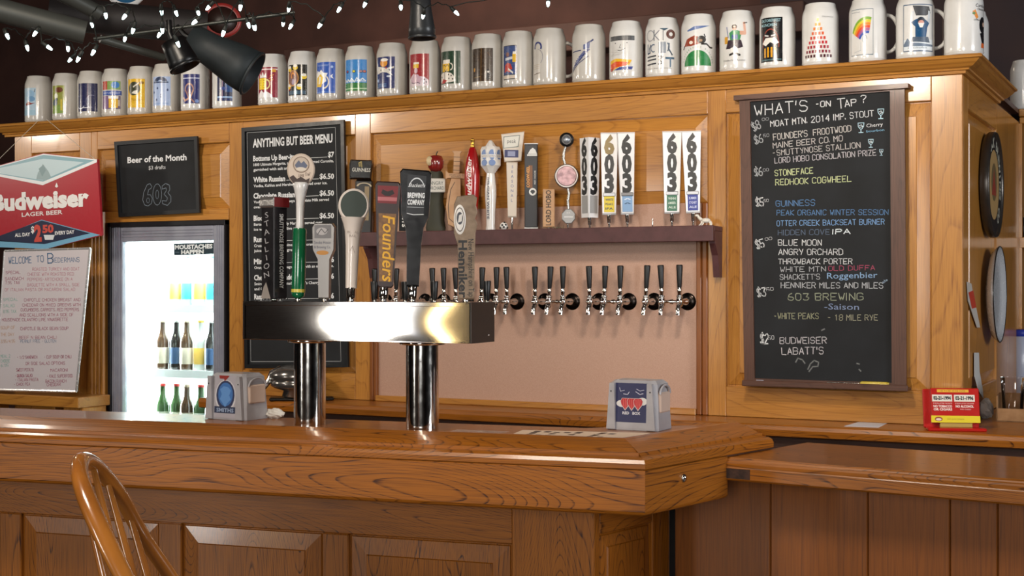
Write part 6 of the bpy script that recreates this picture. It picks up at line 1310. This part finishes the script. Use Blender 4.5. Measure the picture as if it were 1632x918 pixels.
def d2_f(t, r):
    m = MB(); m.lathe([(.001, -.026), (r * .80, -.026), (r * .9, -.030), (r * .985, -.042), (r, -.042), (r, -.038), (r * .9, -.020), (r * .5, -.004), (.001, -.002)], paint('#C8CCD0', .25, .2, coat=.6), n=48, axis='Y'); m.build('tray_dish', t, local=True)
    m = MB(); m.tube([(r * math.cos(a_), -.042, r * math.sin(a_)) for a_ in [2 * math.pi * i / 48 for i in range(48)]], .0022, BLACK, n=6, closed=True); m.build('dark_edge', t, local=True)
side_disc(1572, 295, 84, 'round dark rimmed brewery tin sign on the side of the bar back', 0, d1_)
side_disc(1573, 469, 76, 'round white metal tray hanging on the side wall below the tin sign', 0, d2_f)
for nm, lb, pts, c_ in (('paper_strip', 'curling paper strip with a red and white band taped on the side wall', [(1541, 449), (1548, 452), (1552, 475), (1556, 492), (1562, 522), (1557, 522), (1548, 495), (1543, 480)], '#B8B4AC'), ('paper_scrap', 'torn narrow white paper scrap taped low on the side wall', [(1553, 562), (1560, 562), (1561, 592), (1566, 620), (1567, 635), (1559, 622), (1553, 600)], '#BFC0BE')):
    P = [onX(x, y, XR + .004) for x, y in pts]; t = thing(nm, lb, 'paper', (XR + .001, P[0].y, min(p.z for p in P)))
    m = MB(); n_ = len(P); vs = [(XR + .002 + .012 * (1 if 1 < i < n_ - 2 else 0), p.y, p.z) for i, p in enumerate(P)]; m.prism([(p.y, p.z) for p in P], XR + .003, XR + .0045, paint(c_, .6), axis='X'); m.build('sheet', t)
    if nm == 'paper_strip':
        Q = [onX(x, y, XR + .0048) for x, y in ((1543.5, 466), (1551, 463), (1556, 490), (1549, 492))]; m = MB(); m.prism([(p.y, p.z) for p in Q], XR + .0046, XR + .0052, paint('#B83A28', .5), axis='X'); m.build('red_band', t)
# ------------------------------------------------------------------ chrome juicer behind the left column
b = onZ(505, 652, ZB); b = Vector((wx(500), YW - .12, ZB)); t, s = px_thing('hand_juicer', 'chrome and grey hand juicer on the back counter behind the left column', 'juicer', 500, b, None)
jm = paint('#8E8A86', .2, .85)
m = SM(s); m.box(-42, 60, -16, 16, 0, 5, paint('#16130F', .4), 2); m.build('base_plate', t, local=True)
m = SM(s); m.lathe([(18, 5), (22, 7), (20, 16), (34, 20), (40, 24), (40, 30), (37, 32), (42, 35), (42, 42), (34, 51), (16, 56), (.1, 57)], jm, n=28); m.build('bowl', t, local=True)
m = SM(s); m.tube([(-24, 0, 52), (-38, -4, 44), (-42, -6, 32), (-50, -8, 24), (-62, -8, 16), (-66, -8, 9)], [4, 5, 5, 6, 5, 4], CHROME, n=12); m.build('lever_arm', t, local=True)
for px, w_, lb in ((546, 14, 'small white plastic disc lying right of the juicer on back counter'), (528, 8, 'tiny steel disc lying between the juicer and the laminate panel')):
    b = Vector((wx(px), cf + .04, ZB)); m = MB(Matrix.Translation(b)); m.lathe([(.001, 0), (.012 if w_ > 10 else .007, 0), (.012 if w_ > 10 else .007, .010), (.001, .011)], paint('#D8D4CC', .4, .2), n=12); tag(m.build('small_disc', None, loc=b), lb, 'cap')
# ------------------------------------------------------------------ overhead: pipes, spotlights, light string, round signs
DKG = paint('#2C3234', .4, .3); PIPE = paint('#4A4C48', .45, .3)
def pipe(label, a, b, r, D0, D1_, mat=PIPE, name='ceiling_pipe'):
    p, q = atD(a[0], a[1], D0), atD(b[0], b[1], D1_); m = MB(); m.tube([p, p.lerp(q, .5), q], r, mat, n=20); o = m.build(name, None, loc=p); return tag(o, label, 'pipe')
pipe('wide dark grey ceiling pipe slanting down from the upper left corner', (-70, -2), (136, 52), .030, 3.4, 3.5)
pipe('thin dark ceiling pipe running on right of the wide one', (160, 62), (262, 92), .010, 3.5, 3.6)
pipe('short greenish grey pipe at the top left behind the light string', (60, -30), (160, 22), .022, 3.9, 4.0)
pipe('slender track rail that carries the light string across the upper left', (150, 62), (470, 20), .0045, 3.3, 3.3, paint('#3A3C38', .35, .5), 'track_rail')
pipe('wide dark overhead duct behind the short greenish pipe', (80, 20), (330, 45), .05, 4.1, 4.2, paint('#241F1E', .6), 'ceiling_duct')
def spot(label, a, b, r0, r1, D, mat, mouth=True):
    p, q = atD(a[0], a[1], D), atD(b[0], b[1], D); u = D / F; ax = (q - p); L_ = ax.length; rot = ax.to_track_quat('Z', 'Y').to_matrix()
    t = thing('track_spotlight', label, 'spotlight', p, rot=rot)
    m = MB(); m.lathe([(r0 * .4 * u, -.004), (r0 * u, 0), (r0 * 1.05 * u, L_ * .3), (r1 * .95 * u, L_ * .75), (r1 * u, L_), (r1 * .92 * u, L_), (r1 * .85 * u, L_ * .8), (.001, L_ * .6)], mat, n=32); m.build('shade', t, local=True)
    m = MB(); m.tube([(0, 0, 0), (0, 0, -.02), (.01, .01, -.05)], .007, BLACK, n=8); m.build('stem', t, local=True)
    m = MB(); m.lathe([(r1 * 1.0 * u, L_ - .006), (r1 * 1.05 * u, L_ - .003), (r1 * 1.0 * u, L_)], mat, n=32, cap=False); m.build('rim', t, local=True)
spot('small black track spotlight hanging before the seventh stein from left', (276, 66), (296, 108), 20, 25, 3.2, BLACK)
spot('large dark grey cone spotlight pointing right before the eighth stein', (305, 62), (404, 118), 25, 37, 3.5, paint('#262D30', .55))
spot('dark grey spotlight hanging over the red printed stein', (670, -6), (673, 62), 16, 22, 3.2, paint('#343638', .35, .3))
BL = []
for x, y in ((40, 210), (165, 280), (225, 195), (290, 285), (420, 290), (445, 358), (492, 350), (585, 310), (568, 135), (652, 78), (780, 90), (828, 172), (775, 232), (995, 200), (1005, 170), (1000, 60), (1085, 65), (1095, 255), (1218, 125), (1225, 72), (1300, 35), (1388, 190), (1490, 30), (1535, 140), (1575, 152)): BL.append((x * .2574, y * .2574))
for x, y in ((18, 150), (200, 132), (253, 150), (235, 42), (435, 142), (553, 45), (712, 12), (928, 35), (1068, 85), (1260, 68), (1840, 10)): BL.append((400 + x * .2574, y * .2574))
b0_ = atD(200, 40, 3.1); ls = thing('light_string', 'string of small cool white fairy lights draped across the top left', 'light string', b0_)
bulbm = paint('#D6F4F2', .3, emit=7.0, name='fairy_bulb'); wirem = paint('#10140F', .6)
bb_ = MB(); bb_.lathe([(.001, -.0135), (.0022, -.012), (.0036, -.006), (.0036, -.001), (.003, .001)], bulbm, n=10); sk_ = MB(); sk_.lathe([(.0042, -.001), (.0046, .004), (.0036, .013), (.001, .014)], wirem, n=8)
bme, sme = bb_.mesh('bulb'), sk_.mesh('socket'); random.seed(3); prev = None; dep = []
for i, (x, y) in enumerate(BL):
    p = atD(x, y, 2.95 + .12 * math.sin(i * 1.7)); rot = Matrix.Rotation(random.uniform(-.9, .9), 3, 'Y') @ Matrix.Rotation(random.uniform(-.6, .6), 3, 'X')
    sck = bpy.data.objects.new('socket', sme); put(sck, ls, loc=p - b0_, rot=rot)
    bo = bpy.data.objects.new('bulb', bme); put(bo, sck)
    top_ = p + rot @ Vector((0, 0, .013))
    dep.append(top_)
m = MB(); pts = []
for a_, b_ in zip(dep[:-1], dep[1:]):
    for k in range(6): q = a_.lerp(b_, k / 6); q = q + Vector((0, 0, .012 * math.sin(math.pi * k / 6) * (1 if k % 2 else .6) )); pts.append(q)
m.tube(pts, .0013, wirem, n=5); m.build('wire', ls)
def hoop_sign(label, px, py, rpx, D, ring_, mid, k=1.0):
    c_ = atD(px, py, D); r = rpx * D / F; t = thing('round_sign', label, 'sign', c_, math.atan2(-c_.x, c_.y))
    m = MB(); m.lathe([(r * .8, -.01), (r, -.012), (r * 1.02, 0), (r * .8, .006)], paint(ring_, .4), n=40, axis='Y', sy=k, cap=False); m.build('ring', t, local=True)
    m = MB(); m.lathe([(.001, -.004), (r * .82, -.006), (r * .82, .004), (.001, .004)], paint(mid, .4), n=40, axis='Y', sy=k); m.build('centre', t, local=True)
hoop_sign('round blue sign with white rim cut by the top edge', 200, -20, 32, 4.4, '#C8C8C8', '#2C6088')
hoop_sign('round sign with dim red ring beneath the fairy lights', 354, 33, 30, 4.4, '#8C2420', '#2A1814', .9)

# ------------------------------------------------------------------ bentwood chair in the foreground
CHW = speckle('golden_beech', '#A86A2A', '#8E5520', 14, rough=.25, coat=.8, aniso=(1, 1, .2))
H = [(222, 965, 1.93), (194, 912, 1.94), (164, 852, 1.96), (139, 796, 1.99), (127, 756, 2.03), (130, 735, 2.08), (143, 735, 2.14), (163, 752, 2.19), (193, 792, 2.24), (226, 852, 2.28), (270, 916, 2.31)]
P = [atD(*h) for h in H]; SZ = .76
# carry both limbs on down to the seat
def down(p, q): d = (q - p).normalized(); k = (SZ - q.z) / d.z; return q + d * k
e0, e1 = down(P[1], P[0]), down(P[-2], P[-1]); P = [e0] + P + [e1]
def smooth_path(P, R, n=5):
    out = []; ro = []
    for i in range(len(P) - 1):
        p0, p1, p2, p3 = P[max(i - 1, 0)], P[i], P[i + 1], P[min(i + 2, len(P) - 1)]
        for k in range(n):
            t = k / n; out.append(.5 * ((2 * p1) + (p2 - p0) * t + (2 * p0 - 5 * p1 + 4 * p2 - p3) * t * t + (3 * p1 - p0 - 3 * p2 + p3) * t ** 3)); ro.append(R[i] + (R[i + 1] - R[i]) * t)
    return out + [P[-1]], ro + [R[-1]]
mid_ = (e0 + e1) / 2; ax = (e1 - e0).normalized(); bk_ = Vector((ax.y, -ax.x, 0))
if bk_.dot(mid_) > 0: pass
back_tilt = (P[6] - mid_); back_tilt.z = 0
fwd_ = Vector((-ax.y, ax.x, 0)); fwd_ = fwd_ if fwd_.dot(back_tilt) < 0 else -fwd_
sc_ = mid_ + fwd_ * .20; 
ch = thing('bar_stool', 'varnished bentwood bar stool with a bow back and round spindles in front', 'bar stool', (sc_.x, sc_.y, 0), math.atan2(ax.y, ax.x))
pts, rr = smooth_path(P, [.0135, .0145, .0150, .0158, .0152, .0135, .0135, .0135, .0138, .0142, .014, .0138, .0135])
m = MB(); m.tube(pts, rr, CHW, n=16, flat=.85); m.build('bow_back', ch)
for tp, lp in (((150, 750, 2.12), (171, 834, 2.08)), ((173, 774, 2.20), (206, 894, 2.16)), ((205, 815, 2.26), (235, 918, 2.23)), ((146, 840, 2.00), (165, 918, 1.99))):
    a_ = atD(*tp); b_ = down(a_, atD(*lp))
    m = MB(); L_ = 14; q = [a_.lerp(b_, i / L_) for i in range(L_ + 1)]; m.tube(q, [.0048 + .0022 * math.sin(math.pi * i / L_) for i in range(L_ + 1)], CHW, n=10); m.build('spindle', ch)
m = MB(); sv = []; hw = (e1 - e0).length / 2 + .03
poly = [(sc_ + ax * (hw * 1.08 * math.cos(t_)) + fwd_ * (.215 * math.sin(t_))) for t_ in [2 * math.pi * i / 28 for i in range(28)]]
m.prism([(p.x, p.y) for p in poly], SZ - .035, SZ + .004, CHW, axis='Z', b=.008); m.build('seat', ch)
ft = []
for sx in (-1, 1):
    for sy in (-1, 1):
        a_ = sc_ + ax * (sx * hw * .6) + fwd_ * (sy * .12); a_.z = SZ - .03; b_ = sc_ + ax * (sx * hw * 1.05) + fwd_ * (sy * .22); b_.z = 0.0
        m = MB(); m.tube([a_.lerp(b_, i / 8) for i in range(9)], [.014, .017, .019, .018, .017, .018, .016, .014, .012], CHW, n=12); m.build('leg', ch); ft.append((a_, b_))
for i, j, k in ((0, 1, .62), (2, 3, .62), (0, 2, .72), (1, 3, .55)):
    m = MB(); m.tube([ft[i][0].lerp(ft[i][1], k), ft[j][0].lerp(ft[j][1], k)], .009, CHW, n=10); m.build('stretcher', ch)
